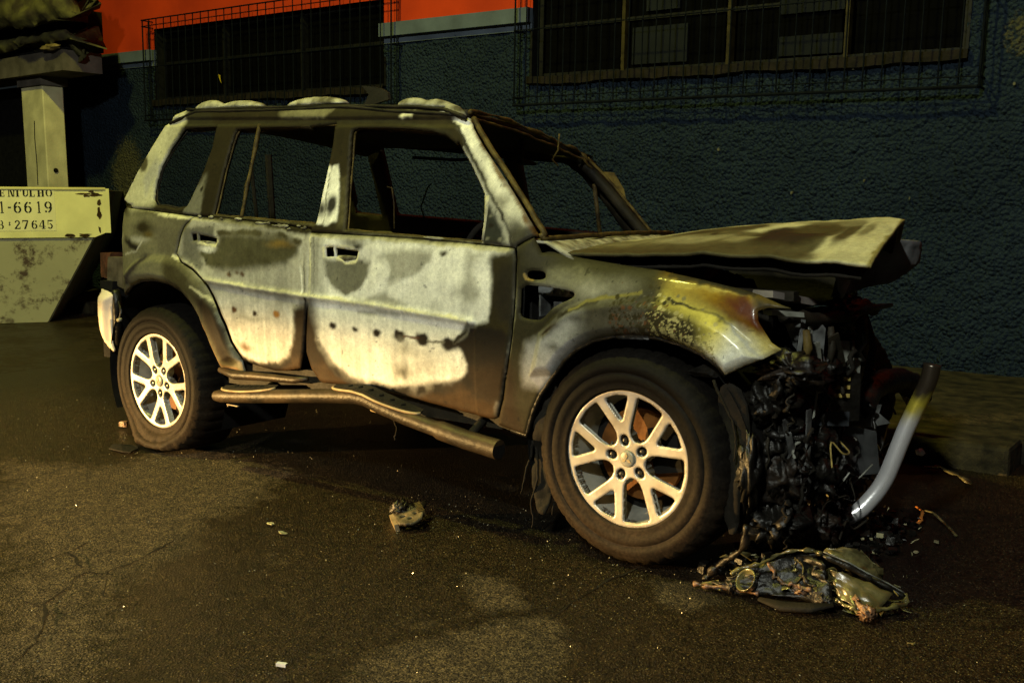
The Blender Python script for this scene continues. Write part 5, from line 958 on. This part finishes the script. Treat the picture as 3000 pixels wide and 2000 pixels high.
def wheel(x, y, z, side, phase, flat=False):
    global rim_me
    w = empty('wheel', (x, y, z), car)
    rot = (0, -math.radians(phase), 0) if side < 0 else (0, math.radians(phase), math.pi)
    A, f = tyre_mesh(flat)
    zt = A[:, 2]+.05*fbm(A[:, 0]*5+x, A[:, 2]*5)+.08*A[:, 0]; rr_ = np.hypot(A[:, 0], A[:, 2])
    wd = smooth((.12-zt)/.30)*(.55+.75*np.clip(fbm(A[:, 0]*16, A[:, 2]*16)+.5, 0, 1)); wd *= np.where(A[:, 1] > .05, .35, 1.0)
    tc_ = np.array([.0050, .0042, .0034])*(1-wd[:, None])+np.array([.021, .0145, .009])*wd[:, None]  # shaded top and warm-lit bottom mixed into the rubber colour
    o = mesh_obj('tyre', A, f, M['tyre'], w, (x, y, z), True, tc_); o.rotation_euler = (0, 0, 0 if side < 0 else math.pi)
    if rim_me is None:
        o = mesh_obj('rim', rim_v, f_, M['alloy'], w, (x, y, z)); o.data.materials.append(M['alloyside']); rim_me = o.data
    else: o = share('rim', rim_me, w, (x, y, z))
    o.rotation_euler = rot; s = solidify(o, .040); o.modifiers['thickness'].material_offset_rim = 1; o.modifiers['thickness'].material_offset = 1
    rim = o
    mb = MB(); mb.lathe([(.2455, -.002), (.249, .001), (.2495, .006), (.245, .010), (.232, .03), (.226, .06), (.205, .12), (.205, .2)], (0,0,0), 96); o = mb.build('rim_barrel', M['alloyside'], w, (x, y, z), True, local=True); o.rotation_euler = rot
    mb = MB(); mb.lathe([(.03, .10), (.165, .10), (.165, .125), (.03, .125)], (0,0,0), 48); o = mb.build('brake_disc', M['disc'] if side < 0 else M['soot'], w, (x, y, z), False, local=True); o.rotation_euler = rot
    mb = MB(); mb.lathe([(0.001, .13), (.24, .13)], (0,0,0), 48); mb.box(.06, .17, .075, .13, -.07, .09); o = mb.build('brake_backing', M['void'], w, (x, y, z), False, local=True); o.rotation_euler = rot
    mb = MB(); mb.lathe([(.001, .004), (.024, .004), (.029, .007), (.031, .012), (.031, .02)], (0,0,0), 32); o = mb.build('centre_cap', M['alloyside'], w, (x, y, z), True, local=True); o.rotation_euler = rot
    for k in range(3):
        a = math.radians(90+120*k); e = .010; c = (.011*math.cos(a), .011*math.sin(a))
        mb = MB(); mb.prism([(0, 0), (c[0]-.0055*math.sin(a), c[1]+.0055*math.cos(a)), (c[0]*2, c[1]*2), (c[0]+.0055*math.sin(a), c[1]-.0055*math.cos(a))], lambda p, q: (p, .0015, q), lambda p, q: (p, .006, q))
        o = mb.build('cap_emblem', M['steplip'], w, (x, y, z), False, local=True); o.rotation_euler = (0, 0, 0 if side < 0 else math.pi)
    nm = None
    for k in range(5):
        a = math.radians(90+72*k)
        mb = MB(); mb.lathe([(.001, .010), (.007, .011), (.0095, .015), (.0105, .045)], (.065*math.cos(a), 0, .065*math.sin(a)), 6); mb.lathe([(.019, .034), (.001, .034)], (.065*math.cos(a), 0, .065*math.sin(a)), 14)
        o = mb.build('lug_nut', M['nut'], w, (x, y, z), False, local=True); o.rotation_euler = rot
    return w
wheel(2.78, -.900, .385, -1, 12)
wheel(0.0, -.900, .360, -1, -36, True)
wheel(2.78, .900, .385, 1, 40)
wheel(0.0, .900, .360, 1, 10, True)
for x in (0, 2.78): mb = MB(); mb.tube([(x, -.75, .37), (x, .75, .37)], .045, 8); mb.build('axle', M['void'], car, None, True)
def smoothpath(P, n=4):
    out = []
    for i in range(len(P)-1):
        p0 = Vector(P[max(i-1, 0)]); p1 = Vector(P[i]); p2 = Vector(P[i+1]); p3 = Vector(P[min(i+2, len(P)-1)])
        for k in range(n): t = k/n; out.append(.5*((2*p1)+(p2-p0)*t+(2*p0-5*p1+4*p2-p3)*t*t+(3*p1-p0-3*p2+p3)*t**3))
    return out+[Vector(P[-1])]
# ------------------------------------------------------------------ the burnt-out nose
X0 = 3.30
def slab(name, yz, x0, x1, mat, tilt=0.0, lean=.8):
    ym = sum(p[0] for p in yz)/len(yz)
    mb = MB(); mb.prism(yz, lambda y, z: (x0+tilt*(z-.8)+lean*(y-ym), y-.5*lean*(y-ym)*.4, z), lambda y, z: (x1+tilt*(z-.8)+lean*(y-ym), y-.5*lean*(y-ym)*.4, z)); return mb.build(name, mat, car, None)
# radiator support: cross rails and uprights
mb = MB(); mb.tube(wob([(3.26, -.72, .90), (3.31, -.55, .885), (3.33, -.38, .875), (3.34, -.2, .885), (3.32, -.05, .875), (3.30, .05, .86)], 6, .012, 2), .024, 8); mb.build('upper_crossrail', M['innersteel'], car, None, True)
mb = MB(); mb.tube(wob([(3.30, -.62, .42), (3.34, -.3, .40), (3.32, .0, .38), (3.25, .2, .36)], 6, .01, 8), .03, 8); mb.build('lower_crossrail', M['soot'], car, None, True)
slab('pale_upright', [(-.297, .778), (-.257, .775), (-.245, .665), (-.285, .668)], 3.29, 3.31, M['palebar'])
slab('pale_upright', [(-.290, .66), (-.262, .66), (-.25, .50), (-.275, .50)], 3.29, 3.30, M['palebar'])
slab('radiator_side_tank', [(-.69, .903), (-.655, .90), (-.615, .77), (-.625, .765), (-.65, .80)], 3.27, 3.30, M['alu'])
slab('radiator_core', [(-.645, .898), (-.622, .896), (-.609, .873), (-.54, .862), (-.531, .85), (-.535, .76), (-.527, .736), (-.566, .745), (-.60, .80)], 3.285, 3.30, M['alu'])
for k in range(9): mb = MB(); yk = -.605+.009*k; mb.box(3.300, 3.304, yk, yk+.003, .775, .862); mb.build('fin', M['palebar'], car, None)
# woven metal sleeve
sl = [(-.40+.035*t*t*.5, .806-.125*t) for t in np.linspace(0, 1, 18)]
mb = MB(); mb.tube([(3.30, -.392+.012*math.sin(t*3)+.015*t, .806-.128*t) for t in np.linspace(0, 1, 30)], [.020+.022*t+(.003 if i % 2 else 0) for i, t in enumerate(np.linspace(0, 1, 30))], 14); mb.build('flexible_sleeve', M['alu'], car, None, True)
# headlamp bracket, wing-top rail
slab('lamp_bracket', [(-.832, .932), (-.735, .922), (-.733, .906), (-.826, .914)], 3.27, 3.30, M['palebar'])
slab('wing_rail', [(-.80, .990), (-.60, .955), (-.575, .935), (-.60, .932), (-.80, .968)], 3.22, 3.29, simple('pinkish_primer', (.17, .15, .14), .6, var=.25), lean=.3)
mb = MB(); mb.blob((3.32, -.30, .905), (.05, .10, .03), .6, 4, 2); mb.blob((3.33, -.32, .86), (.03, .05, .04), .6, 4, 5); mb.tube([(3.33, -.23, .89), (3.35, -.08, .885), (3.36, .08, .88)], [.02, .012, .008], 6); mb.build('bonnet_latch', M['meltbrown'], car, None, True)
for k, (y0, z0, z1) in enumerate(((-.14, .86, .62), (-.18, .87, .66), (-.70, .86, .74), (-.48, .85, .70))):
    mb = MB(); mb.tube([(3.33, y0, z0), (3.335, y0+.01, (z0+z1)/2), (3.33, y0-.012, z1)], [.012, .016, .008], 6); mb.build('scorched_strut', (M['rustedge'], M['innersteel'])[k % 2], car, None, True)
mb = MB(); mb.tube([(3.28, -.05, .84), (3.30, .02, .72), (3.30, -.02, .62)], .035, 8); mb.build('air_duct', M['soot'], car, None, True)
# engine mass
mb = MB(); mb.blob((2.90, -.25, .66), (.26, .36, .26), .35, 2.5, 3, 18); mb.build('engine_block', M['soot'], car, None, True)
mb = MB(); mb.box(3.16, 3.20, -.66, -.12, .36, .88); mb.build('radiator_shroud', M['void'], car, None)
mb = MB(); mb.box(2.95, 3.2, -.70, -.45, .70, .90); mb.build('battery_box', M['soot'], car, None)
mb = MB(); mb.box(2.45, 3.15, -.66, -.62, .60, .98); mb.build('inner_wing', M['void'], car, None)
# coil block with yellow windings
slab('relay_block', [(-.455, .685), (-.30, .672), (-.30, .50), (-.455, .51)], 3.28, 3.325, M['melted'])
for z in (.655, .625, .595): slab('yellow_winding', [(-.425, z+.010), (-.345, z+.006), (-.345, z-.008), (-.425, z-.004)], 3.3255, 3.331, M['copper'])
slab('cast_bracket', [(-.154, .515), (-.10, .505), (-.022, .512), (-.03, .48), (.012, .44), (-.07, .425), (-.158, .441), (-.12, .47)], 3.28, 3.33, M['alu'])
mb = MB(); mb.tube(wob([(3.31, -.10, .50), (3.32, .0, .555), (3.33, .13, .575), (3.34, .28, .555), (3.36, .40, .52), (3.38, .44, .46)], 5, .01, 3), [.05]*20+[.055]*6, 10); mb.build('burnt_hose', M['melted'], car, None, True)
slab('intercooler', [(-.36, .50), (-.16, .44), (-.14, .28), (-.36, .27)], 3.29, 3.33, simple('grey_cast', (.035, .037, .038), .6, var=.4))
slab('horn_plate', [(-.62, .57), (-.45, .56), (-.45, .51), (-.62, .52)], 3.31, 3.335, simple('slate_plastic', (.03, .034, .040), .6, var=.3))
# melted, dripping plastic: lumps and hanging strands, each its own piece
LM = [((3.30, -.74, .735), (.12, .10, .06)), ((3.28, -.60, .70), (.10, .10, .07)), ((3.31, -.48, .715), (.06, .07, .05)), ((3.24, -.76, .63), (.08, .08, .09)), ((3.26, -.62, .60), (.08, .08, .08)),
      ((3.29, -.50, .60), (.06, .06, .09)), ((3.25, -.70, .50), (.09, .08, .07)), ((3.30, -.56, .47), (.08, .08, .07)), ((3.28, -.72, .36), (.08, .08, .09)), ((3.34, -.58, .34), (.08, .08, .08)),
      ((3.33, -.40, .36), (.07, .08, .09)), ((3.26, -.74, .22), (.10, .10, .08)), ((3.34, -.56, .17), (.08, .08, .07)), ((3.34, -.40, .15), (.07, .08, .06)), ((3.30, -.16, .22), (.05, .08, .09)), ((3.26, .06, .28), (.05, .08, .10)), ((3.22, -.85, .40), (.04, .05, .12))]
for i, (c, r) in enumerate(LM):
    mb = MB(); mb.blob(c, tuple(q*.8 for q in r), .55, 3.8, i*1.7+1, 18); mb.build('melted_lump', M['melted'] if i % 4 or i == 16 else M['meltbrown'], car, None, True)
r3 = np.random.default_rng(11)
for i in range(44):
    y = -.82+.90*r3.random(); z1 = .30+.45*r3.random(); L_ = .10+.26*r3.random(); x = 3.24+.14*r3.random(); P = []; R_ = []
    n = 18
    for k in range(n):
        t = k/(n-1); P.append((x+.03*float(fbm(k*.8+i*3, 1)), y+.06*float(fbm(k*.6+i*7, 5)), z1-L_*t)); R_.append((.003+.006*r3.random())*(1-.45*t)+.0025*math.sin(k*1.3+i))
    mb = MB(); mb.tube(P, [max(.0018, q) for q in R_], 6); mb.build('melted_strand', (M['melted'], M['melted'], M['soot'], M['innersteel'])[i % 4], car, None, True)
for i, P in enumerate(([(3.10, -.895, .70), (3.16, -.90, .60), (3.19, -.89, .52), (3.18, -.89, .44)], [(3.35, -.42, .50), (3.37, -.46, .40), (3.36, -.50, .31), (3.38, -.48, .24)], [(2.34, -.85, .38), (2.33, -.85, .30), (2.31, -.86, .24), (2.30, -.87, .17)], [(2.36, -.85, .36), (2.37, -.86, .24), (2.35, -.87, .14), (2.36, -.88, .05)], [(1.60, -.83, .38), (1.61, -.83, .32), (1.605, -.83, .27)], [(2.40, -.82, .40), (2.43, -.82, .25), (2.42, -.83, .1)])):
    mb = MB(); mb.tube(wob(P, 6, .012, i*4), [max(.002, .006-.0002*k) for k in range(len(wob(P, 6, .01, 1)))], 6); mb.build('dangling_wire', M['soot'] if i != 1 else M['innersteel'], car, None, True)
# torn arch liner behind and ahead of the front wheel
for pts, nm in (([(2.335, .62), (2.36, .50), (2.355, .36), (2.34, .25), (2.38, .12), (2.43, .10), (2.42, .30), (2.44, .50), (2.46, .62), (2.42, .70)], 'torn_arch_liner'), ([(3.12, .70), (3.20, .66), (3.22, .50), (3.20, .30), (3.17, .15), (3.13, .25), (3.14, .45), (3.10, .60)], 'torn_arch_liner')):
    x_, z_, f_ = grid_panel(chaikin(pts), [], .014)
    o = mesh_obj(nm, np.stack([x_, -.86+.04*fbm(x_*12, z_*9), z_], 1), f_, M['soot'], car); solidify(o, .008)
slab('lower_lamp_edge', [(-.90, .715), (-.86, .74), (-.70, .80), (-.70, .785), (-.88, .70)], 3.10, 3.17, M['melted'], lean=1.1)
o = mesh_obj('glint_cap', [(3.26, -.79, .60), (3.26, -.765, .60), (3.262, -.765, .575), (3.262, -.79, .575)], [(0, 1, 2, 3)], M['paper'], car); solidify(o, .01)
# brackets, tubes and torn sheet strips still standing in the nose
r3 = np.random.default_rng(77)
for i in range(34):
    y = -.74+.62*r3.random(); z = .30+.52*r3.random(); x = 3.29+.07*r3.random(); L_ = .05+.16*r3.random(); w = .005+.018*r3.random()**2; a = r3.standard_normal()*.35
    Rm = Matrix.Translation((x, y, z))@Matrix.Rotation(a, 4, 'X')@Matrix.Rotation(-.7+.5*r3.standard_normal(), 4, 'Z')
    mt = (M['palebar'], M['alu'], M['innersteel'], M['soot'], M['greycast'] if 'greycast' in M else M.setdefault('greycast', simple('grey_cast_iron', (.045, .045, .044), .6, var=.5, scale=30)))[i % 5]
    mb = MB()
    if i % 3: mb.box(-.003, .003, -w, w, -L_*.6, L_*.6, Rm)
    else: mb.tube([tuple(Rm@Vector((0, .012*math.sin(k*1.3+i), -L_*.7+L_*1.4*k/6))) for k in range(7)], .004+w*.3, 7)
    mb.build('scorched_bracket', mt, car, None, i % 3 == 0)
for i in range(16):
    y = -.72+.85*r3.random(); z = .10+.42*r3.random(); x = 3.30+.10*r3.random(); P = [(x+.02*r3.standard_normal(), y+.05*k+.03*r3.standard_normal(), z+.03*r3.standard_normal()) for k in range(5)]
    mb = MB(); mb.tube(smoothpath(P, 4), .0022+.003*r3.random(), 5); mb.build('loose_wire', (M['palebar'], M['innersteel'], M['copper'])[i % 3], car, None, True)
# heap of charred scraps under the nose (uncountable)
mb = MB(); r3 = np.random.default_rng(21)
for i in range(900):
    x = 3.02+.48*r3.random(); y = -.80+.95*r3.random()
    if y < -.9+.5*(x-3.0)*0: continue
    s = .004+.018*r3.random()**2; z = .002+.10*r3.random()**2*math.exp(-((x-3.3)/.25)**2)
    Rm = Matrix.Rotation(r3.random()*6.3, 4, 'Z')@Matrix.Rotation(r3.random()*3, 4, 'X')
    mb.box(-s, s, -s*(.3+r3.random()), s*.6, -s*.25, s*.25, Matrix.Translation((x, y, z+s*.3))@Rm)
o = mb.build('charred_scraps', M['melted'], None, None); tag(o, 'heap of small charred scraps on the road under the burnt nose', 'debris', kind='stuff')
mb = MB()
for i in range(60):
    x = 3.05+.55*r3.random(); y = -.75+.95*r3.random(); s = .004+.010*r3.random(); z = .01+.10*r3.random()**2
    Rm = Matrix.Rotation(r3.random()*6.3, 4, 'Z')@Matrix.Rotation(r3.random()*3, 4, 'X'); mb.box(-s, s, -s*.8, s*.6, -.0015, .0015, Matrix.Translation((x, y, z))@Rm)
o = mb.build('shiny_scraps', M['flake'], None, None); tag(o, 'scattering of small shiny scraps among the charred heap under the nose', 'debris', kind='stuff')
# ------------------------------------------------------------------ torn-off chrome bull-bar tube
bb = [(3.30, -.33, .115), (3.354, -.300, .136), (3.394, -.275, .166), (3.422, -.255, .204), (3.446, -.240, .244), (3.467, -.230, .292), (3.485, -.225, .348), (3.521, -.210, .472), (3.562, -.190, .591), (3.583, -.185, .654), (3.590, -.180, .708)]
root = empty('bull_bar_tube', (3.40, -.25, 0)); tag(root, 'bent chrome bull-bar tube, yellowed at its top, leaning beside the burnt nose', 'tube')
bp = smoothpath(bb); mb = MB(); mb.tube(bp, .0300, 20); V = np.array(mb.v); zz = V[:, 2]
cA = np.array([.80, .80, .84]); cB = np.array([.60, .50, .06]); cC = np.array([.05, .038, .025])
w1 = smooth((zz-.49+.02*fbm(V[:, 0]*30, zz*30))/.06)[:, None]; w2 = smooth((zz-.575+.02*fbm(V[:, 0]*40, zz*25))/.035)[:, None]
cc = (cA*(1-w1)+cB*w1)*(1-w2)+cC*w2; w0 = smooth((.13-zz)/.05)[:, None]; cc = cc*(1-w0)+np.array([.09, .09, .10])*w0
def tube_mat():
    m, nt, b = nodes_of('heat_tinted_chrome'); L = nt.links; a = N(nt, 'ShaderNodeVertexColor', layer_name='Col'); L.new(a.outputs['Color'], b.inputs['Base Color'])
    b.inputs['Metallic'].default_value = .6; b.inputs['Roughness'].default_value = .30; b.inputs['Specular IOR Level'].default_value = .8
    n1 = N(nt, 'ShaderNodeTexNoise'); n1.inputs['Scale'].default_value = 40; bu = N(nt, 'ShaderNodeBump'); bu.inputs['Strength'].default_value = .08; bu.inputs['Distance'].default_value = .01
    tc = N(nt, 'ShaderNodeTexCoord'); L.new(tc.outputs['Object'], n1.inputs['Vector']); L.new(n1.outputs[0], bu.inputs['Height']); L.new(bu.outputs[0], b.inputs['Normal']); return m
mesh_obj('tube', V, mb.f, tube_mat(), root, None, True, cc)
mb = MB(); mb.blob((3.30, -.33, .09), (.045, .045, .085), .5, 4, 5); mb.build('melted_end', M['melted'], root, None, True)
# ------------------------------------------------------------------ melted headlamp lying on the road
hl = empty('melted_headlamp', (3.38, -.80, 0)); tag(hl, 'melted headlamp with scorched lens lying on the road before the front wheel', 'headlamp')
def hpath(name, P, r, mat, seed=0, amp=.006, n=5, k=7):
    W_ = wob(P, n, amp, seed); mb = MB(); rr = [max(.002, r*.8*(1+1.1*float(fbm(i*1.1+seed, 3)))) for i in range(len(W_))]; mb.tube(W_, rr, k); return mb.build(name, mat, hl, None, True)
hpath('rim_edge', [(3.186, -.899, .06), (3.21, -.88, .085), (3.266, -.855, .10), (3.30, -.80, .125), (3.352, -.766, .14), (3.41, -.765, .152), (3.44, -.775, .15)], .008, M['lens'], 2)
hpath('rim_edge', [(3.08, -.947, .02), (3.11, -.945, .018), (3.16, -.93, .02), (3.22, -.915, .016), (3.285, -.901, .02)], .009, M['pinkchar'], 5)
hpath('black_strip', [(3.455, -.80, .155), (3.53, -.778, .13), (3.588, -.757, .10), (3.64, -.735, .075), (3.688, -.719, .05)], .012, M['melted'], 1, .001)
hpath('strip_edge', [(3.455, -.80, .168), (3.53, -.778, .143), (3.588, -.757, .113), (3.64, -.735, .088), (3.688, -.719, .062)], .003, M['alu'], 1, .001)
hpath('strip_tip', [(3.690, -.715, .055), (3.70, -.735, .035), (3.66, -.80, .03), (3.63, -.85, .035)], .010, M['lens'], 3)
def sheet(name, P, mat, amp, seed, n=12, th=.004):
    """ruled, crumpled sheet between two rails"""
    A, B = P; v = []
    for i in range(n+1):
        t = i/n*(len(A)-1); k = min(int(t), len(A)-2); a = Vector(A[k]).lerp(Vector(A[k+1]), t-k); t2 = i/n*(len(B)-1); k2 = min(int(t2), len(B)-2); b = Vector(B[k2]).lerp(Vector(B[k2+1]), t2-k2)
        for j in range(n+1): p = a.lerp(b, j/n); v.append((p.x+amp*float(fbm(i*.5+seed, j*.5)), p.y+amp*float(fbm(i*.5+seed, j*.5+20)), max(.004, p.z+amp*float(fbm(i*.6+seed+9, j*.6)))))
    o = mesh_obj(name, v, [(i*(n+1)+j, (i+1)*(n+1)+j, (i+1)*(n+1)+j+1, i*(n+1)+j+1) for i in range(n) for j in range(n)], mat, hl); solidify(o, th); return o
sheet('lens_shell', ([(3.45, -.77, .165), (3.50, -.735, .175), (3.55, -.70, .160), (3.60, -.69, .12)], [(3.49, -.78, .13), (3.55, -.75, .10), (3.60, -.70, .06), (3.60, -.63, .02)]), M['lens'], .018, 2)
sheet('lens_shell', ([(3.475, -.80, .12), (3.56, -.78, .10), (3.66, -.745, .06)], [(3.52, -.83, .04), (3.58, -.86, .03), (3.64, -.86, .02)]), simple('smoked_lens', (.10, .085, .035), .3, c2=(.03, .025, .012), scale=12, spec=.7), .010, 8)
sheet('dark_housing', ([(3.19, -.90, .055), (3.28, -.85, .10), (3.36, -.77, .135), (3.46, -.80, .14)], [(3.12, -.94, .012), (3.28, -.91, .015), (3.40, -.86, .02), (3.52, -.86, .02)]), M['melted'], .018, 5, 16)
sheet('dark_housing', ([(3.30, -.74, .02), (3.40, -.66, .03), (3.50, -.62, .02)], [(3.36, -.77, .13), (3.44, -.77, .15), (3.56, -.70, .13)]), M['melted'], .02, 15)
for c, R_, nm in (((3.245, -.918, .062), .040, 'reflector_bowl'), ((3.36, -.82, .085), .048, 'reflector_bowl'), ((3.478, -.79, .095), .026, 'reflector_bowl')):
    mb = MB(); v = []
    n = 20
    mb.lathe([(R_, 0), (R_*.92, .004), (R_*.75, .025), (R_*.4, .045), (.002, .05)], (0, 0, 0), n)
    Rm = Matrix.Translation(c)@Matrix.Rotation(math.radians(-25), 4, 'Z')@Matrix.Rotation(math.radians(-35), 4, 'X')
    mb.v = [tuple(Rm@Vector(p)) for p in mb.v]; o = mb.build(nm, M['lens'], hl, None, True); solidify(o, .004)
for i, (P, r) in enumerate([([(3.30, -.86, .11), (3.32, -.865, .085), (3.35, -.87, .06), (3.40, -.855, .05), (3.44, -.85, .055)], .011), ([(3.40, -.83, .10), (3.42, -.845, .07), (3.46, -.84, .05), (3.50, -.845, .035)], .012), ([(3.50, -.84, .03), (3.53, -.85, .03), (3.56, -.865, .035), (3.60, -.87, .03)], .010), ([(3.58, -.85, .06), (3.60, -.865, .04), (3.62, -.88, .03)], .016), ([(3.36, -.80, .13), (3.37, -.815, .11), (3.365, -.83, .09)], .007), ([(3.43, -.79, .14), (3.44, -.80, .12), (3.43, -.815, .10)], .009), ([(3.55, -.80, .08), (3.56, -.82, .06), (3.57, -.84, .045)], .006), ([(3.26, -.87, .09), (3.275, -.885, .07), (3.27, -.90, .05)], .010)]):
    hpath('melted_drip', P, r*.7, M['pinkchar'] if i % 3 == 0 else (M['lens'], M['meltbrown'])[i % 2], i*3+1, .016, 8)
for i, (c, r) in enumerate([((3.625, -.875, .03), (.03, .022, .028)), ((3.48, -.85, .03), (.035, .02, .02)), ((3.40, -.85, .045), (.03, .02, .016)), ((3.20, -.925, .03), (.018, .015, .02))]):
    mb = MB(); mb.blob(c, tuple(q*.75 for q in r), .7, 5, i+30, 14); mb.build('melted_clot', M['pinkchar'] if i % 2 == 0 else M['meltbrown'], hl, None, True)
r3 = np.random.default_rng(63); mb = MB()
for i in range(110):       # sharp splinters of lens and housing
    t = r3.random(); x = 3.10+.58*t; y = -.93+.26*r3.random()+.12*t; z = .006+.10*r3.random()**2; s = .006+.022*r3.random()**2; p = []
    for k in range(3): p.append((x+s*r3.standard_normal(), y+s*r3.standard_normal(), max(.004, z+s*.7*r3.standard_normal())))
    mb.add(p+[(a+.001, b+.002, c+.002) for a, b, c in p], [(0, 1, 2), (5, 4, 3), (0, 3, 4, 1), (1, 4, 5, 2), (2, 5, 3, 0)])
o = mb.build('splinters', M['lens'], hl, None); o['kind'] = 'stuff'
hpath('bent_stay', [(3.235, -.905, .24), (3.225, -.895, .16), (3.18, -.88, .11), (3.131, -.873, .075), (3.105, -.880, .045), (3.092, -.888, .02)], .014, M['meltbrown'], 7, .008)
mb = MB(); mb.tube([(3.30, -.93, .015), (3.38, -.935, .012), (3.46, -.91, .018), (3.52, -.875, .03)], [.012, .03, .03, .012], 8, flat=.45); mb.build('rubber_flap', M['rubber'], hl, None, True)
# ------------------------------------------------------------------ loose pieces on the road
cp = empty('charred_plastic_part', (1.86, -1.02, 0)); tag(cp, 'charred plastic part with three holes lying on the road below the side step', 'debris')
R0 = Matrix.Translation((1.875, -1.03, .030))@Matrix.Rotation(math.radians(-38), 4, 'Z')@Matrix.Rotation(math.radians(14), 4, 'X')
pl = chaikin([(-.085, -.05), (.05, -.062), (.085, -.02), (.08, .035), (.03, .055), (-.07, .05)])
hs = [[(cx+rr*math.cos(t), cy+rr*.9*math.sin(t)) for t in np.linspace(0, 6.283, 13)[:-1]] for cx, cy, rr in ((.02, .022, .010), (.045, -.004, .010), (.012, -.026, .014), (-.03, .022, .006))]
x_, z_, f_ = grid_panel(pl, hs, .006)
v = [tuple(R0@Vector((a, b, .012*math.cos(a*18)+.004*float(fbm(a*40, b*40))))) for a, b in zip(x_, z_)]
o = mesh_obj('plate', v, f_, simple('greyed_plastic', (.13, .105, .06), .6, c2=(.05, .04, .024), scale=20, bump=.3), cp); solidify(o, .012, 1)
mb = MB(); mb.box(-.09, .045, -.072, -.055, -.02, .01, R0); mb.build('front_lip', simple('lip_plastic', (.20, .15, .085), .5, var=.3), cp, None)
for k in range(7): mb = MB(); mb.box(-.085+.018*k, -.079+.018*k, .035, .06, .0, .028, R0); mb.build('rib', M['rustedge'], cp, None)
mb = MB(); mb.tube([tuple(R0@Vector(p)) for p in ((-.05, .05, .0), (-.07, .06, .010), (-.095, .075, .014), (-.115, .085, .012))], [.012, .018, .014, .003], 6, flat=.4); mb.build('curled_tab', M['meltbrown'], cp, None, True)
mb = MB(); mb.blob(tuple(R0@Vector((-.135, -.02, .005))), (.03, .035, .028), .6, 4, 12); mb.tube([tuple(R0@Vector(p)) for p in ((-.16, 0, .04), (-.12, -.01, .035), (-.08, -.02, .02))], .005, 5); mb.build('melted_lobe', M['meltbrown'], cp, None, True)
mb = MB(); mb.blob(tuple(R0@Vector((-.07, -.01, .02))), (.03, .035, .02), .8, 5, 17); mb.build('melted_clot', M['meltbrown'], cp, None, True)
o = mb = None
mb = MB(); mb.box(-.015, .015, -.006, .006, .001, .010, Matrix.Translation((2.436, -2.152, .0))@Matrix.Rotation(.35, 4, 'Z')); o = mb.build('paper_stub', M['paper']); tag(o, 'small white paper stub on the dark asphalt at the lower centre', 'litter')
def flakeobj(x, y, s, rot, label, mat, name='foil_flake', h=.006):
    pts = [(x+s*(1+.5*float(fbm(k*.9+x*9, y*9)))*math.cos(k*.5712+rot), y+s*.55*(1+.6*float(fbm(k*.8+y*7, x*5)))*math.sin(k*.5712+rot)) for k in range(11)]
    mb = MB(); mb.prism(pts, lambda a, b: (a, b, .004), lambda a, b: (a, b, h+.01*float(fbm(a*30, b*30)))); o = mb.build(name, mat); tag(o, label, 'litter', 'flat scraps on the road'); return o
flakeobj(1.426, -1.358, .020, .3, 'pale foil flake on asphalt left of the charred part, farther of two', M['flake'])
flakeobj(1.552, -1.403, .020, 1.0, 'pale foil flake on asphalt left of the charred part, nearer of two', M['flake'])
flakeobj(-.64, -.714, .035, .5, 'scorched orange scrap lying behind the flat rear tyre', M['pinkchar'], 'plastic_scrap', .03)
flakeobj(-.15, -1.02, .10, .2, 'low dark clod of soot on the asphalt below the flat rear wheel', M['soot'], 'soot_clod', .012)
flakeobj(3.78, -.95, .012, .8, 'yellowed leaf scrap on the road right of the melted headlamp', M['lens'], 'leaf_scrap')
gl = empty('plastic_sliver', (3.37, 1.0, 0)); tag(gl, 'long sliver of torn plastic lying by the kerb at the right', 'debris')
mb = MB(); mb.tube(wob([(3.24, 1.10, .02), (3.33, 1.06, .03), (3.42, .98, .022), (3.50, .91, .012)], 6, .01, 4), [.006, .012, .018, .02, .022, .02]*3+[.004], 6, flat=.3); mb.build('sliver', M['lens'], gl, None, True)
for i, (P, nm, lb, mt) in enumerate((([(3.42, .33, .03), (3.50, .29, .035), (3.57, .22, .02), (3.63, .135, .006)], 'plastic_strip', 'thin curved strip of clear trim on the road beyond the bull-bar tube', M['lens']), ([(3.44, .28, .05), (3.47, .25, .045), (3.48, .21, .02), (3.465, .18, .006)], 'plastic_curl', 'short orange curl of melted plastic beside the bull-bar tube', simple('orange_melt', (.35, .13, .03), .4)))):
    W_ = wob(P, 6, .004, i); mb = MB(); mb.tube(W_, .007, 6, flat=.5); o = mb.build(nm, mt, None, None, True); tag(o, lb, 'debris')
mb = MB(); mb.blob((3.23, 1.06, .09), (.018, .018, .016), .4, 4, 3, 10); o = mb.build('glass_lump', simple('clear_chunk', (.75, .78, .85), .1, spec=1.0, bump=0), None, None, True); tag(o, 'bright glassy chunk against the kerb behind the chrome tube', 'debris')
# glass crumbs and grit scattered over the asphalt (uncountable)
mb = MB(); r3 = np.random.default_rng(5)
for i in range(1500):
    if i < 800: x = -.6+4.6*r3.random(); y = -2.7+2.4*r3.random()
    elif i < 1250: x = -1.6+2.2*r3.random(); y = -1.3+1.6*r3.random()
    else: x = 1.6+1.6*r3.random(); y = -1.2+.7*r3.random()
    s = .0010+.0022*r3.random()**3; a = r3.random()*6.28
    p = [(x+s*math.cos(a+k*2.1), y+s*math.sin(a+k*2.1), .003) for k in range(3)]+[(x, y, .003+s*1.4)]
    mb.add(p, [(0, 1, 3), (1, 2, 3), (2, 0, 3)])
o = mb.build('glass_crumbs', M['glassbit']); tag(o, 'fine crumbs of glass and grit scattered on the wet asphalt', 'grit', kind='stuff')
